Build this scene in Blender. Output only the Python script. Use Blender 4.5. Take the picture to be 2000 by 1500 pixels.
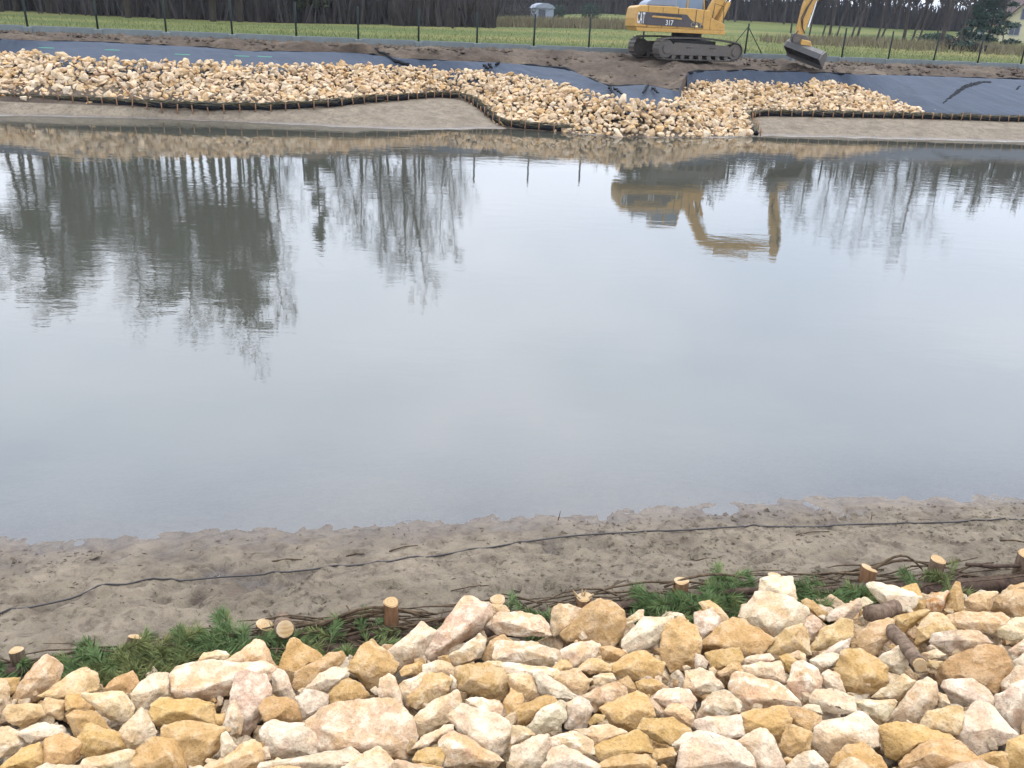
import bpy, bmesh, math, random
import numpy as np
from mathutils import Vector, Matrix, noise as mnoise

for o in list(bpy.data.objects):
    bpy.data.objects.remove(o)
scene = bpy.context.scene
col = scene.collection
rad = math.radians
rng = random.Random(7)

# ------------------------------------------------------------------ camera
H = 3.3                                   # eye above the pond's water level (z = 0)
FPX, CX, CY = 1650.0, 1000.0, 750.0       # focal length and centre in pixels of the 2000 x 1500 photograph
ROLL = math.atan(0.0447)
PITCH = math.atan((CY - 40.0) * math.cos(ROLL) / FPX)
fw = Vector((0, math.cos(PITCH), -math.sin(PITCH)))
up0 = Vector((0, math.sin(PITCH), math.cos(PITCH)))
cR = Vector((1, 0, 0)) * math.cos(ROLL) + up0 * math.sin(ROLL)
cU = up0 * math.cos(ROLL) - Vector((1, 0, 0)) * math.sin(ROLL)
EYE = Vector((0, 0, H))
cam = bpy.data.cameras.new('camera')
cam.sensor_width = 36.0
cam.lens = 36.0 * FPX / 2000.0
cam.clip_start = 0.05
cam.clip_end = 5000
cam.dof.use_dof = False
camo = bpy.data.objects.new('camera', cam)
camo.matrix_world = Matrix(((cR.x, cU.x, -fw.x, 0), (cR.y, cU.y, -fw.y, 0), (cR.z, cU.z, -fw.z, H), (0, 0, 0, 1)))
col.objects.link(camo)
scene.camera = camo

# ------------------------------------------------------------------ light
SUN_EL, SUN_AZ = rad(58), rad(25)         # azimuth measured from +Y towards +X
world = bpy.data.worlds.new('World')
scene.world = world
world.use_nodes = True
wn, wl = world.node_tree.nodes, world.node_tree.links
bg = wn['Background']
sky = wn.new('ShaderNodeTexSky')
sky.sky_type = 'NISHITA'
sky.sun_disc = False
sky.sun_elevation = SUN_EL
sky.sun_rotation = SUN_AZ
sky.air_density = 1.0
sky.dust_density = 3.0
# an overcast: layers of cloud in front of the blue sky
wtc = wn.new('ShaderNodeTexCoord')
wmap = wn.new('ShaderNodeMapping'); wmap.inputs['Scale'].default_value = (1.0, 1.0, 2.4)
wmap.inputs['Location'].default_value = (0.35, 0.1, 0.0)
wl.new(wtc.outputs['Generated'], wmap.inputs['Vector'])
wno = wn.new('ShaderNodeTexNoise'); wno.inputs['Scale'].default_value = 2.1; wno.inputs['Detail'].default_value = 5; wno.inputs['Roughness'].default_value = 0.5
wl.new(wmap.outputs['Vector'], wno.inputs['Vector'])
wr = wn.new('ShaderNodeValToRGB')
wr.color_ramp.elements[0].position = 0.34; wr.color_ramp.elements[0].color = (15.8, 18.0, 21.8, 1)
wr.color_ramp.elements[1].position = 0.62; wr.color_ramp.elements[1].color = (21.6, 22.9, 25.6, 1)
wl.new(wno.outputs['Fac'], wr.inputs['Fac'])
wmx = wn.new('ShaderNodeMixRGB'); wmx.inputs['Fac'].default_value = 0.88
wl.new(sky.outputs['Color'], wmx.inputs['Color1']); wl.new(wr.outputs['Color'], wmx.inputs['Color2'])
wsep = wn.new('ShaderNodeSeparateXYZ'); wl.new(wtc.outputs['Generated'], wsep.inputs[0])
wel = wn.new('ShaderNodeMapRange')          # an overcast sky is darker at the horizon than overhead
wel.inputs['From Min'].default_value = 0.0; wel.inputs['From Max'].default_value = 1.0; wel.inputs['To Min'].default_value = 0.88; wel.inputs['To Max'].default_value = 1.7
wl.new(wsep.outputs[2], wel.inputs['Value'])
wmul = wn.new('ShaderNodeMixRGB'); wmul.blend_type = 'MULTIPLY'; wmul.inputs['Fac'].default_value = 1.0
wl.new(wmx.outputs['Color'], wmul.inputs['Color1']); wl.new(wel.outputs['Result'], wmul.inputs['Color2'])
wl.new(wmul.outputs['Color'], bg.inputs['Color'])
bg.inputs['Strength'].default_value = 0.1
sun = bpy.data.lights.new('sun', 'SUN')
sun.energy = 1.5
sun.angle = rad(14)
sun.color = (1.0, 0.96, 0.9)
suno = bpy.data.objects.new('sun', sun)
sd = Vector((math.sin(SUN_AZ) * math.cos(SUN_EL), math.cos(SUN_AZ) * math.cos(SUN_EL), math.sin(SUN_EL)))
suno.rotation_euler = sd.to_track_quat('Z', 'Y').to_euler()
suno.location = sd * 60
col.objects.link(suno)
vs = scene.view_settings
vs.view_transform = 'Standard'
vs.look = 'None'
vs.exposure = 0.17
vs.gamma = 1.0
vs.use_curve_mapping = False

# ------------------------------------------------------------------ helpers
def ray(x, y):
    return fw * FPX + cR * (x - CX) - cU * (y - CY)

def on_z(x, y, z=0.0):
    r = ray(x, y)
    return EYE + r * ((z - H) / r.z)

def on_y(x, y, Y):
    r = ray(x, y)
    return EYE + r * (Y / r.y)

def px_scale(p):
    return FPX / (Vector(p) - EYE).dot(fw)

_perm = np.random.RandomState(11).rand(256, 256)
def vnoise(x, y, s=1.0, seed=0):
    x = np.asarray(x, float) * s + seed * 17.13; y = np.asarray(y, float) * s + seed * 5.71
    xi = np.floor(x).astype(int); yi = np.floor(y).astype(int)
    u = x - xi; v = y - yi
    u = u * u * (3 - 2 * u); v = v * v * (3 - 2 * v)
    g = lambda a, b: _perm[a & 255, b & 255]
    return (g(xi, yi) * (1 - u) + g(xi + 1, yi) * u) * (1 - v) + (g(xi, yi + 1) * (1 - u) + g(xi + 1, yi + 1) * u) * v - 0.5

def fbm(x, y, s=1.0, o=4, seed=0, gain=0.5):
    t = 0; a = 1.0
    for k in range(o):
        t = t + a * vnoise(x, y, s, seed + k * 3.3); s *= 2.03; a *= gain
    return t

_ONES = ['', 'first', 'second', 'third', 'fourth', 'fifth', 'sixth', 'seventh', 'eighth', 'ninth', 'tenth', 'eleventh', 'twelfth', 'thirteenth', 'fourteenth', 'fifteenth', 'sixteenth', 'seventeenth', 'eighteenth', 'nineteenth']
_TENS = {2: ('twentieth', 'twenty'), 3: ('thirtieth', 'thirty'), 4: ('fortieth', 'forty'), 5: ('fiftieth', 'fifty'), 6: ('sixtieth', 'sixty'), 7: ('seventieth', 'seventy')}
def ordinal(n):
    if n < 20: return _ONES[n]
    a, b = divmod(n, 10)
    return _TENS[a][0] if b == 0 else _TENS[a][1] + '-' + _ONES[b]

def link(name, me, mat=None, parent=None, loc=None, label=None, cat=None, group=None, kind=None, smooth=False):
    o = bpy.data.objects.new(name, me)
    col.objects.link(o)
    if mat is not None and me is not None and len(me.materials) == 0:
        me.materials.append(mat)
    if parent is not None: o.parent = parent
    if loc is not None: o.location = loc
    tag(o, label, cat, group, kind)
    if smooth and me is not None:
        me.polygons.foreach_set('use_smooth', [True] * len(me.polygons))
    return o

def tag(o, label=None, cat=None, group=None, kind=None):
    if label: o['label'] = label
    if cat: o['category'] = cat
    if group: o['group'] = group
    if kind: o['kind'] = kind
    return o

def empty(name, loc=(0, 0, 0), rz=0.0, **kw):
    o = bpy.data.objects.new(name, None)
    o.empty_display_size = 0.1
    col.objects.link(o)
    o.location = loc
    o.rotation_euler = (0, 0, rz)
    return tag(o, **kw)

class MB:
    """collects shapes, builds ONE mesh"""
    def __init__(self): self.v = []; self.f = []; self.c = []
    def add(self, v, f, c=None):
        b = len(self.v)
        self.v.extend([tuple(p) for p in v]); self.f.extend([tuple(i + b for i in q) for q in f])
        if c is not None: self.c.extend([c] * len(v))
        return self
    def box(self, lo, hi, M=None):
        x0, y0, z0 = lo; x1, y1, z1 = hi
        v = [Vector(p) for p in ((x0,y0,z0),(x1,y0,z0),(x1,y1,z0),(x0,y1,z0),(x0,y0,z1),(x1,y0,z1),(x1,y1,z1),(x0,y1,z1))]
        if M is not None: v = [M @ p for p in v]
        return self.add(v, ((0,3,2,1),(4,5,6,7),(0,1,5,4),(1,2,6,5),(2,3,7,6),(3,0,4,7)))
    def prism(self, prof, y0, y1, M=None):
        """profile of (x, z) points extruded along y"""
        n = len(prof)
        v = [Vector((x, y0, z)) for x, z in prof] + [Vector((x, y1, z)) for x, z in prof]
        if M is not None: v = [M @ p for p in v]
        f = [tuple(range(n)), tuple(range(2*n-1, n-1, -1))] + [(i, i+n, (i+1) % n + n, (i+1) % n) for i in range(n)]
        return self.add(v, f)
    def tube(self, pts, r, n=6, cap=True, c=None):
        pts = [Vector(p) for p in pts]
        rs = r if isinstance(r, (list, tuple)) else [r] * len(pts)
        v = []; f = []
        T = (pts[1] - pts[0]).normalized()
        N = T.orthogonal().normalized()
        for i, p in enumerate(pts):
            t = (pts[min(i+1, len(pts)-1)] - pts[max(i-1, 0)])
            if t.length < 1e-9: t = T
            t.normalize()
            N = (N - t * N.dot(t))
            N = N.normalized() if N.length > 1e-6 else t.orthogonal().normalized()
            B = t.cross(N)
            for k in range(n):
                a = 2 * math.pi * k / n
                v.append(p + (N * math.cos(a) + B * math.sin(a)) * rs[i])
        for i in range(len(pts) - 1):
            for k in range(n):
                f.append((i*n+k, i*n+(k+1) % n, (i+1)*n+(k+1) % n, (i+1)*n+k))
        if cap and n > 2:
            f.append(tuple(range(n-1, -1, -1))); f.append(tuple(range((len(pts)-1)*n, len(pts)*n)))
        return self.add(v, f, c)
    def mesh(self, name, mat=None, smooth=False):
        me = bpy.data.meshes.new(name)
        me.from_pydata(self.v, [], self.f)
        if self.c:
            at = me.color_attributes.new('tint', 'FLOAT_COLOR', 'POINT')
            at.data.foreach_set('color', np.array([(*c, 1.0) if len(c) == 3 else c for c in self.c], float).ravel())
        if mat is not None: me.materials.append(mat)
        if smooth: me.polygons.foreach_set('use_smooth', [True] * len(me.polygons))
        me.update()
        return me
    def build(self, name, mat, parent=None, smooth=False, **kw):
        return link(name, self.mesh(name, mat, smooth), None, parent, **kw)

def bevel_mesh(me, w, seg=2, ang=30):
    bm = bmesh.new(); bm.from_mesh(me)
    bmesh.ops.recalc_face_normals(bm, faces=bm.faces)
    es = [e for e in bm.edges if len(e.link_faces) == 2 and e.calc_face_angle() > rad(ang)]
    bmesh.ops.bevel(bm, geom=es, offset=w, segments=seg, profile=0.5, affect='EDGES', clamp_overlap=True)
    bm.to_mesh(me); bm.free()
    return me

def grid_mesh(name, X, Y, Z, mat, smooth=True, attr=None):
    """X, Y, Z arrays of shape (rows, cols)"""
    r, c = X.shape
    me = bpy.data.meshes.new(name)
    v = np.stack([X, Y, Z], -1).reshape(-1, 3)
    i = np.arange(r*c).reshape(r, c)
    q = np.stack([i[:-1, :-1], i[:-1, 1:], i[1:, 1:], i[1:, :-1]], -1).reshape(-1, 4)
    me.vertices.add(len(v)); me.vertices.foreach_set('co', v.ravel())
    me.loops.add(q.size); me.loops.foreach_set('vertex_index', q.ravel())
    me.polygons.add(len(q)); me.polygons.foreach_set('loop_start', np.arange(0, q.size, 4))
    me.polygons.foreach_set('loop_total', np.full(len(q), 4))
    me.update(calc_edges=True)
    me.polygons.foreach_set('use_smooth', np.full(len(q), smooth))
    if attr:
        for k, a in attr.items():
            at = me.attributes.new(k, 'FLOAT', 'POINT'); at.data.foreach_set('value', a.reshape(-1).astype(float))
    me.materials.append(mat)
    return me

# ------------------------------------------------------------------ materials
class NT:
    def __init__(self, name, rough=0.8, spec=0.3):
        self.m = bpy.data.materials.new(name); self.m.use_nodes = True
        self.n = self.m.node_tree.nodes; self.l = self.m.node_tree.links
        self.b = self.n['Principled BSDF']
        self.b.inputs['Roughness'].default_value = rough
        self.b.inputs['Specular IOR Level'].default_value = spec
    def node(self, t, **kw):
        x = self.n.new(t)
        for k, v in kw.items():
            if k in x.inputs: x.inputs[k].default_value = v
            else: setattr(x, k, v)
        return x
    def set(self, sock, src):
        self.l.new(src, sock)
    def coord(self, which='Object', scale=(1, 1, 1), offset=None):
        tc = self.node('ShaderNodeTexCoord'); mp = self.node('ShaderNodeMapping')
        mp.inputs['Scale'].default_value = scale
        self.l.new(tc.outputs[which], mp.inputs['Vector'])
        if offset is not None: self.l.new(offset, mp.inputs['Location'])
        return mp.outputs['Vector']
    def noise(self, vec, scale, detail=4, rough=0.55, dist=0.0):
        x = self.node('ShaderNodeTexNoise'); x.inputs['Scale'].default_value = scale
        x.inputs['Detail'].default_value = detail; x.inputs['Roughness'].default_value = rough; x.inputs['Distortion'].default_value = dist
        self.l.new(vec, x.inputs['Vector'])
        return x.outputs['Fac']
    def ramp(self, fac, stops):
        x = self.node('ShaderNodeValToRGB'); e = x.color_ramp.elements
        while len(e) < len(stops): e.new(0.5)
        for k, (p, c) in enumerate(stops):
            e[k].position = p; e[k].color = (c, c, c, 1) if isinstance(c, (int, float)) else (*c, 1)
        self.l.new(fac, x.inputs['Fac'])
        return x.outputs['Color']
    def mix(self, a, b, fac, mode='MIX'):
        x = self.node('ShaderNodeMixRGB'); x.blend_type = mode
        for s, val in (('Fac', fac), ('Color1', a), ('Color2', b)):
            if isinstance(val, (int, float)): x.inputs[s].default_value = val
            elif isinstance(val, tuple): x.inputs[s].default_value = (*val, 1)
            else: self.l.new(val, x.inputs[s])
        return x.outputs['Color']
    def math(self, op, a, b=0.0):
        x = self.node('ShaderNodeMath'); x.operation = op
        for k, val in enumerate((a, b)):
            if isinstance(val, (int, float)): x.inputs[k].default_value = val
            else: self.l.new(val, x.inputs[k])
        return x.outputs[0]
    def bump(self, h, strength=0.4, dist=0.02):
        x = self.node('ShaderNodeBump'); x.inputs['Strength'].default_value = strength; x.inputs['Distance'].default_value = dist
        self.l.new(h, x.inputs['Height'])
        self.l.new(x.outputs['Normal'], self.b.inputs['Normal'])
        return x
    def color(self, src): self.l.new(src, self.b.inputs['Base Color'])

def flat_mat(name, c, rough=0.7, spec=0.3, var=0.25, scale=6.0, bump=0.15, metal=0.0, which='Object', dist=0.01):
    t = NT(name, rough, spec)
    v = t.coord(which)
    n = t.noise(v, scale, 5)
    t.color(t.mix(tuple(x * (1 - var) for x in c), tuple(min(1, x * (1 + var)) for x in c), n))
    t.b.inputs['Metallic'].default_value = metal
    if bump: t.bump(t.noise(v, scale * 6, 4), bump, dist)
    return t.m

def make_stone_mat(name, tint_from_vertices):
    t = NT(name, 0.86, 0.25)
    if tint_from_vertices:
        vc = t.node('ShaderNodeVertexColor'); vc.layer_name = 'tint'
        base, mott = vc.outputs['Color'], 0.35
        v = t.coord('Object')
    else:
        oi = t.node('ShaderNodeObjectInfo')
        base, mott = oi.outputs['Color'], oi.outputs['Alpha']
        cx = t.node('ShaderNodeCombineXYZ')
        k = t.math('MULTIPLY', oi.outputs['Random'], 53.0)
        t.l.new(k, cx.inputs[0]); t.l.new(k, cx.inputs[1])
        v = t.coord('Object', offset=cx.outputs[0])
    big = t.noise(v, 5.5, 4, 0.55, 0.6)
    mid = t.noise(v, 17, 6, 0.62, 0.3)
    fine = t.noise(v, 85, 5, 0.7)
    # creamy crust and ochre iron stain on the quarried faces
    pale = t.mix(base, (0.60, 0.50, 0.37), t.math('MULTIPLY', t.ramp(mid, ((0.46, 0.0), (0.60, 1.0))), mott))
    och = t.mix(pale, (0.40, 0.22, 0.075), t.math('MULTIPLY', t.ramp(big, ((0.50, 0.0), (0.64, 0.9))), mott))
    pink = t.mix(och, (0.44, 0.25, 0.16), t.math('MULTIPLY', t.ramp(t.noise(v, 11, 5, 0.6, 0.8), ((0.52, 0.0), (0.64, 0.6))), mott))
    if not tint_from_vertices:
     gm_ = t.node('ShaderNodeNewGeometry')
     pink = t.mix(pink, (0.60, 0.51, 0.39), t.math('MULTIPLY', t.ramp(gm_.outputs['Pointiness'], ((0.515, 0.0), (0.60, 1.0))), t.ramp(mid, ((0.35, 0.0), (0.65, 0.5)))))   # bruised, powdery edges
    grain = t.mix(pink, t.ramp(fine, ((0.3, 0.5), (0.5, 1.0), (0.75, 1.15))), 0.7, 'MULTIPLY')
    wear = t.mix(grain, t.ramp(mid, ((0.28, 0.72), (0.5, 1.0), (0.8, 1.1))), 0.6, 'MULTIPLY')
    vo = t.node('ShaderNodeTexVoronoi'); vo.inputs['Scale'].default_value = 26
    t.l.new(v, vo.inputs['Vector'])
    pit = t.ramp(vo.outputs['Distance'], ((0.02, 0.45), (0.10, 1.0)))
    t.color(t.mix(wear, pit, t.math('MULTIPLY', t.ramp(t.noise(v, 7, 3), ((0.5, 0.0), (0.7, 1.0))), 0.5), 'MULTIPLY'))
    h = t.math('ADD', t.math('MULTIPLY', mid, 1.7), t.math('ADD', t.math('MULTIPLY', fine, 0.35), t.math('MULTIPLY', pit, 0.12)))
    t.bump(h, 0.75, 0.018)
    return t.m
M_STONE = make_stone_mat('limestone', False)
M_RUBBLE = make_stone_mat('limestone_rubble', True)

def make_sand(name, scale=1.0):
    t = NT(name, 0.9, 0.25)
    geo = t.node('ShaderNodeNewGeometry'); sep = t.node('ShaderNodeSeparateXYZ')
    t.l.new(geo.outputs['Position'], sep.inputs[0])
    v = t.coord('Object')
    n1 = t.noise(v, 2.2 * scale, 6, 0.6, 0.4); n2 = t.noise(v, 14 * scale, 6, 0.65, 0.5); n3 = t.noise(v, 130 * scale, 3, 0.7)
    base = t.ramp(n1, ((0.3, (0.105, 0.083, 0.058)), (0.55, (0.163, 0.132, 0.094)), (0.8, (0.210, 0.170, 0.122))))
    base = t.mix(base, t.ramp(n2, ((0.32, (0.40, 0.35, 0.31)), (0.47, (1.0, 1.0, 1.0)), (0.8, (1.15, 1.12, 1.08)))), 0.85, 'MULTIPLY')
    base = t.mix(base, t.ramp(n3, ((0.3, 0.72), (0.6, 1.08))), 0.7, 'MULTIPLY')
    # rusty-grey silt left in the hollows
    silt = t.ramp(t.noise(v, 5 * scale, 5, 0.7, 1.0), ((0.50, 0.0), (0.66, 0.75)))
    base = t.mix(base, (0.085, 0.062, 0.047), silt)
    # soaked sand by the water line
    wob = t.math('ADD', sep.outputs[2], t.math('MULTIPLY', t.math('SUBTRACT', n1, 0.5), 0.07))
    wet = t.ramp(t.math('ADD', t.math('MULTIPLY', wob, 6.0), 0.5), ((0.5, 1.0), (0.95, 0.0)))
    base = t.mix(base, t.mix(base, (0.66, 0.62, 0.62), 1.0, 'MULTIPLY'), wet)
    film = t.ramp(t.math('ADD', t.math('MULTIPLY', wob, 14.0), 0.5), ((0.42, 1.0), (0.85, 0.0)))   # a film of water just above the edge
    t.color(base)
    t.l.new(t.math('SUBTRACT', t.ramp(wet, ((0.0, 0.93), (1.0, 0.5))), t.math('MULTIPLY', film, 0.18)), t.b.inputs['Roughness'])
    t.l.new(t.math('ADD', t.ramp(wet, ((0.0, 0.2), (1.0, 0.45))), t.math('MULTIPLY', film, 0.2)), t.b.inputs['Specular IOR Level'])
    h = t.math('ADD', t.math('MULTIPLY', n2, 1.0), t.math('MULTIPLY', n3, 0.18))
    t.bump(h, 0.9, 0.035)
    return t.m
M_SAND = make_sand('wet_sand')

def make_soil():
    t = NT('bare_earth', 0.95, 0.15)
    v = t.coord('Object')
    n1 = t.noise(v, 0.5, 5, 0.6, 0.5); n2 = t.noise(v, 3.5, 6, 0.7, 0.4)
    c = t.ramp(n1, ((0.3, (0.050, 0.036, 0.026)), (0.52, (0.080, 0.059, 0.043)), (0.72, (0.125, 0.096, 0.067))))
    c = t.mix(c, t.ramp(n2, ((0.3, 0.5), (0.55, 1.0), (0.8, 1.25))), 0.85, 'MULTIPLY')
    t.color(c)
    t.bump(n2, 0.8, 0.12)
    return t.m
M_SOIL = make_soil()

def make_grass_ground():
    t = NT('meadow', 0.95, 0.1)
    v = t.coord('Object'); vs_ = t.coord('Object', (0.25, 1.0, 1.0))
    n1 = t.noise(vs_, 0.09, 5, 0.6, 0.3); n2 = t.noise(v, 0.8, 6, 0.7); n3 = t.noise(v, 9, 4, 0.7)
    c = t.ramp(n1, ((0.3, (0.046, 0.070, 0.020)), (0.5, (0.086, 0.102, 0.029)), (0.66, (0.150, 0.132, 0.046))))
    c = t.mix(c, t.ramp(n2, ((0.3, 0.65), (0.6, 1.1))), 0.8, 'MULTIPLY')
    c = t.mix(c, t.ramp(n3, ((0.3, 0.6), (0.7, 1.25))), 0.7, 'MULTIPLY')
    t.color(c)
    t.bump(n3, 0.8, 0.12)
    return t.m
M_MEADOW = make_grass_ground()

def make_water():
    t = NT('pond_water', 0.02, 0.5)
    n, l = t.n, t.l
    n.remove(t.b)
    out = n['Material Output']
    at = t.node('ShaderNodeAttribute'); at.attribute_name = 'depth'
    murk = t.math('SUBTRACT', 1.0, t.math('POWER', 2.718, t.math('MULTIPLY', at.outputs['Fac'], -20.0)))
    geo = t.node('ShaderNodeNewGeometry')
    def co(sx, sy):
        mp = t.node('ShaderNodeMapping'); mp.inputs['Scale'].default_value = (sx, sy, 1); l.new(geo.outputs['Position'], mp.inputs['Vector']); return mp.outputs['Vector']
    w1 = t.noise(co(1.0, 2.0), 1.5, 3, 0.5, 0.3); w2 = t.noise(co(1.0, 1.9), 7.5, 3, 0.55, 0.2); w3 = t.noise(co(1.0, 1.0), 0.22, 3, 0.5)
    gust = t.ramp(w3, ((0.38, 0.25), (0.62, 1.0)))
    hgt = t.math('MULTIPLY', t.math('ADD', t.math('MULTIPLY', w1, 0.0055), t.math('MULTIPLY', w2, 0.0013)), gust)
    bp = t.node('ShaderNodeBump'); bp.inputs['Strength'].default_value = 0.55; bp.inputs['Distance'].default_value = 1.0
    l.new(hgt, bp.inputs['Height'])
    fr = t.node('ShaderNodeFresnel'); fr.inputs['IOR'].default_value = 2.1
    l.new(bp.outputs['Normal'], fr.inputs['Normal'])
    gl = t.node('ShaderNodeBsdfGlossy'); gl.inputs['Roughness'].default_value = 0.016
    l.new(bp.outputs['Normal'], gl.inputs['Normal'])
    tr = t.node('ShaderNodeBsdfTransparent'); tr.inputs['Color'].default_value = (0.95, 0.93, 0.88, 1)
    df = t.node('ShaderNodeBsdfDiffuse')
    df.inputs['Color'].default_value = (0.050, 0.050, 0.039, 1)
    m1 = t.node('ShaderNodeMixShader'); l.new(murk, m1.inputs[0]); l.new(tr.outputs[0], m1.inputs[1]); l.new(df.outputs[0], m1.inputs[2])
    m2 = t.node('ShaderNodeMixShader'); l.new(fr.outputs[0], m2.inputs[0]); l.new(m1.outputs[0], m2.inputs[1]); l.new(gl.outputs[0], m2.inputs[2])
    l.new(m2.outputs[0], out.inputs['Surface'])
    return t.m
M_WATER = make_water()

def make_cloth(name, c, spec=0.5):
    t = NT(name, 0.75, spec)
    v = t.coord('Object')
    n1 = t.noise(v, 0.8, 5, 0.6); n2 = t.noise(v, 6, 4, 0.6, 0.5)
    k = t.mix(tuple(x * 0.75 for x in c), tuple(x * 1.3 for x in c), n1)
    t.color(t.mix(k, (0.11, 0.09, 0.07), t.ramp(t.noise(v, 2.3, 6, 0.7), ((0.6, 0.0), (0.8, 0.4)))))
    t.bump(t.math('ADD', n1, t.math('MULTIPLY', n2, 0.35)), 0.5, 0.12)
    return t.m
M_CLOTH = make_cloth('geotextile', (0.034, 0.043, 0.060), 0.12)
M_WRAP = make_cloth('black_geotextile', (0.010, 0.011, 0.013), 0.05)

def make_bark(name, a, b, scale=18.0):
    t = NT(name, 0.92, 0.15)
    v = t.coord('Object', (1, 1, 0.35))
    n = t.noise(v, scale, 6, 0.7, 0.6)
    t.color(t.ramp(n, ((0.3, a), (0.7, b))))
    t.bump(n, 0.8, 0.02)
    return t.m
M_BARK = make_bark('bark', (0.022, 0.014, 0.011), (0.105, 0.068, 0.048))
M_PEGBARK = make_bark('orange_pine_bark', (0.11, 0.055, 0.028), (0.28, 0.155, 0.082))
M_BROWNBARK = make_bark('brown_bark', (0.060, 0.038, 0.026), (0.21, 0.145, 0.098), 26)
M_TWIG = make_bark('brushwood', (0.030, 0.020, 0.013), (0.125, 0.085, 0.050), 30)
def make_cut():
    t = NT('cut_wood', 0.7, 0.25)
    v = t.coord('Object')
    w = t.node('ShaderNodeTexWave'); w.wave_type = 'RINGS'; w.rings_direction = 'Z'
    w.inputs['Scale'].default_value = 22; w.inputs['Distortion'].default_value = 2.5; w.inputs['Detail'].default_value = 3
    t.l.new(v, w.inputs['Vector'])
    c = t.mix((0.34, 0.23, 0.11), (0.27, 0.16, 0.068), w.outputs['Fac'])
    t.color(t.mix(c, (0.40, 0.31, 0.195), t.ramp(t.noise(v, 9, 4), ((0.45, 0.0), (0.65, 1.0)))))
    t.bump(t.noise(v, 60, 4), 0.3, 0.004)
    return t.m
M_CUT = make_cut()

def make_leafy(name, a, b, c2=None):
    t = NT(name, 0.75, 0.25)
    v = t.coord('Object')
    n = t.noise(v, 16, 4, 0.7)
    k = t.ramp(n, ((0.25, a), (0.72, b)))
    if c2 is not None: k = t.mix(k, c2, t.ramp(t.noise(v, 5, 3), ((0.52, 0.0), (0.75, 0.8))))
    if name == 'pine_needles':
        oi = t.node('ShaderNodeObjectInfo')
        k = t.mix(k, (0.20, 0.17, 0.06), t.ramp(oi.outputs['Random'], ((0.5, 0.0), (1.0, 0.45))))
        k = t.mix(k, (0.16, 0.10, 0.05), t.ramp(t.noise(v, 40, 2), ((0.62, 0.0), (0.7, 0.7))))
    t.color(k)
    return t.m
M_NEEDLE = make_leafy('pine_needles', (0.045, 0.080, 0.026), (0.135, 0.195, 0.070), (0.22, 0.23, 0.08))
M_DRYGRASS = make_leafy('dry_grass', (0.085, 0.068, 0.036), (0.17, 0.138, 0.080), (0.065, 0.080, 0.030))
M_GRASS = make_leafy('grass_blades', (0.042, 0.062, 0.020), (0.100, 0.115, 0.036), (0.17, 0.14, 0.06))
M_BRUSH = make_leafy('olive_brushwood', (0.022, 0.018, 0.010), (0.095, 0.078, 0.042), (0.035, 0.045, 0.02))
M_TREE = make_bark('grey_brown_bark', (0.026, 0.021, 0.018), (0.066, 0.055, 0.048), 3.0)
M_TREE2 = make_bark('dark_bark', (0.015, 0.012, 0.008), (0.040, 0.033, 0.022), 3.0)
M_BIRCH = make_bark('white_birch_bark', (0.10, 0.10, 0.10), (0.42, 0.42, 0.41), 1.2)
M_PINELEAF = make_leafy('dark_pine_foliage', (0.014, 0.018, 0.006), (0.036, 0.042, 0.015))
M_EVERGREEN = make_leafy('evergreen_foliage', (0.008, 0.022, 0.014), (0.025, 0.052, 0.032))
M_SHRUB = make_leafy('bare_shrub', (0.012, 0.010, 0.009), (0.038, 0.030, 0.024))
M_POST = flat_mat('green_black_paint', (0.008, 0.014, 0.011), 0.6, 0.15, 0.3, 4, 0.05)
M_CONC = flat_mat('concrete_plinth', (0.125, 0.140, 0.140), 0.9, 0.2, 0.25, 3, 0.3)
M_CABLE = flat_mat('black_cable', (0.030, 0.024, 0.022), 0.55, 0.4, 0.5, 9, 0.1)
M_GREENMARK = flat_mat('green_paint_mark', (0.06, 0.28, 0.15), 0.7, 0.3, 0.2, 8, 0)

def make_paint(name, c, dirt=0.6):
    t = NT(name, 0.45, 0.4)
    v = t.coord('Object')
    n1 = t.noise(v, 1.6, 6, 0.65, 0.4); n2 = t.noise(v, 9, 6, 0.7)
    k = t.mix(c, tuple(x * 0.72 for x in c), n1)
    d = t.math('MULTIPLY', t.ramp(n2, ((0.5, 0.0), (0.72, 1.0))), dirt)
    t.color(t.mix(k, (0.13, 0.095, 0.06), d))
    t.l.new(t.ramp(n2, ((0.3, 0.4), (0.7, 0.75))), t.b.inputs['Roughness'])
    t.bump(n2, 0.1, 0.01)
    return t.m
M_YELLOW = make_paint('yellow_paint', (0.42, 0.235, 0.052), 0.6)
M_DARKPAINT = make_paint('dark_panel_paint', (0.045, 0.038, 0.042), 0.35)
M_STEEL = make_paint('muddy_steel', (0.070, 0.060, 0.052), 0.8)
M_BLACK = make_paint('black_underside', (0.018, 0.017, 0.017), 0.4)
M_BUCKET = make_paint('worn_bucket_steel', (0.10, 0.09, 0.085), 0.5)
M_GREYTOP = make_paint('grey_engine_cover', (0.16, 0.19, 0.24), 0.25)
M_CHROME = flat_mat('chrome_rod', (0.6, 0.6, 0.6), 0.25, 0.5, 0.1, 3, 0, 1.0)
M_WHITE = flat_mat('white_lettering', (0.44, 0.44, 0.42), 0.6, 0.3, 0.15, 6, 0)
M_HOSE = flat_mat('rubber_hose', (0.018, 0.012, 0.012), 0.5, 0.4, 0.2, 6, 0)
M_GLASS = NT('cab_glass', 0.06, 0.6)
M_GLASS.b.inputs['Base Color'].default_value = (0.10, 0.14, 0.19, 1)
M_GLASS = M_GLASS.m

# ------------------------------------------------------------------ the pond basin
def poly_world(pts):
    w = [on_z(x, y, z) for x, y, z in pts]
    return [(p.x, p.y, z) for p, (_, _, z) in zip(w, pts)]

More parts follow.
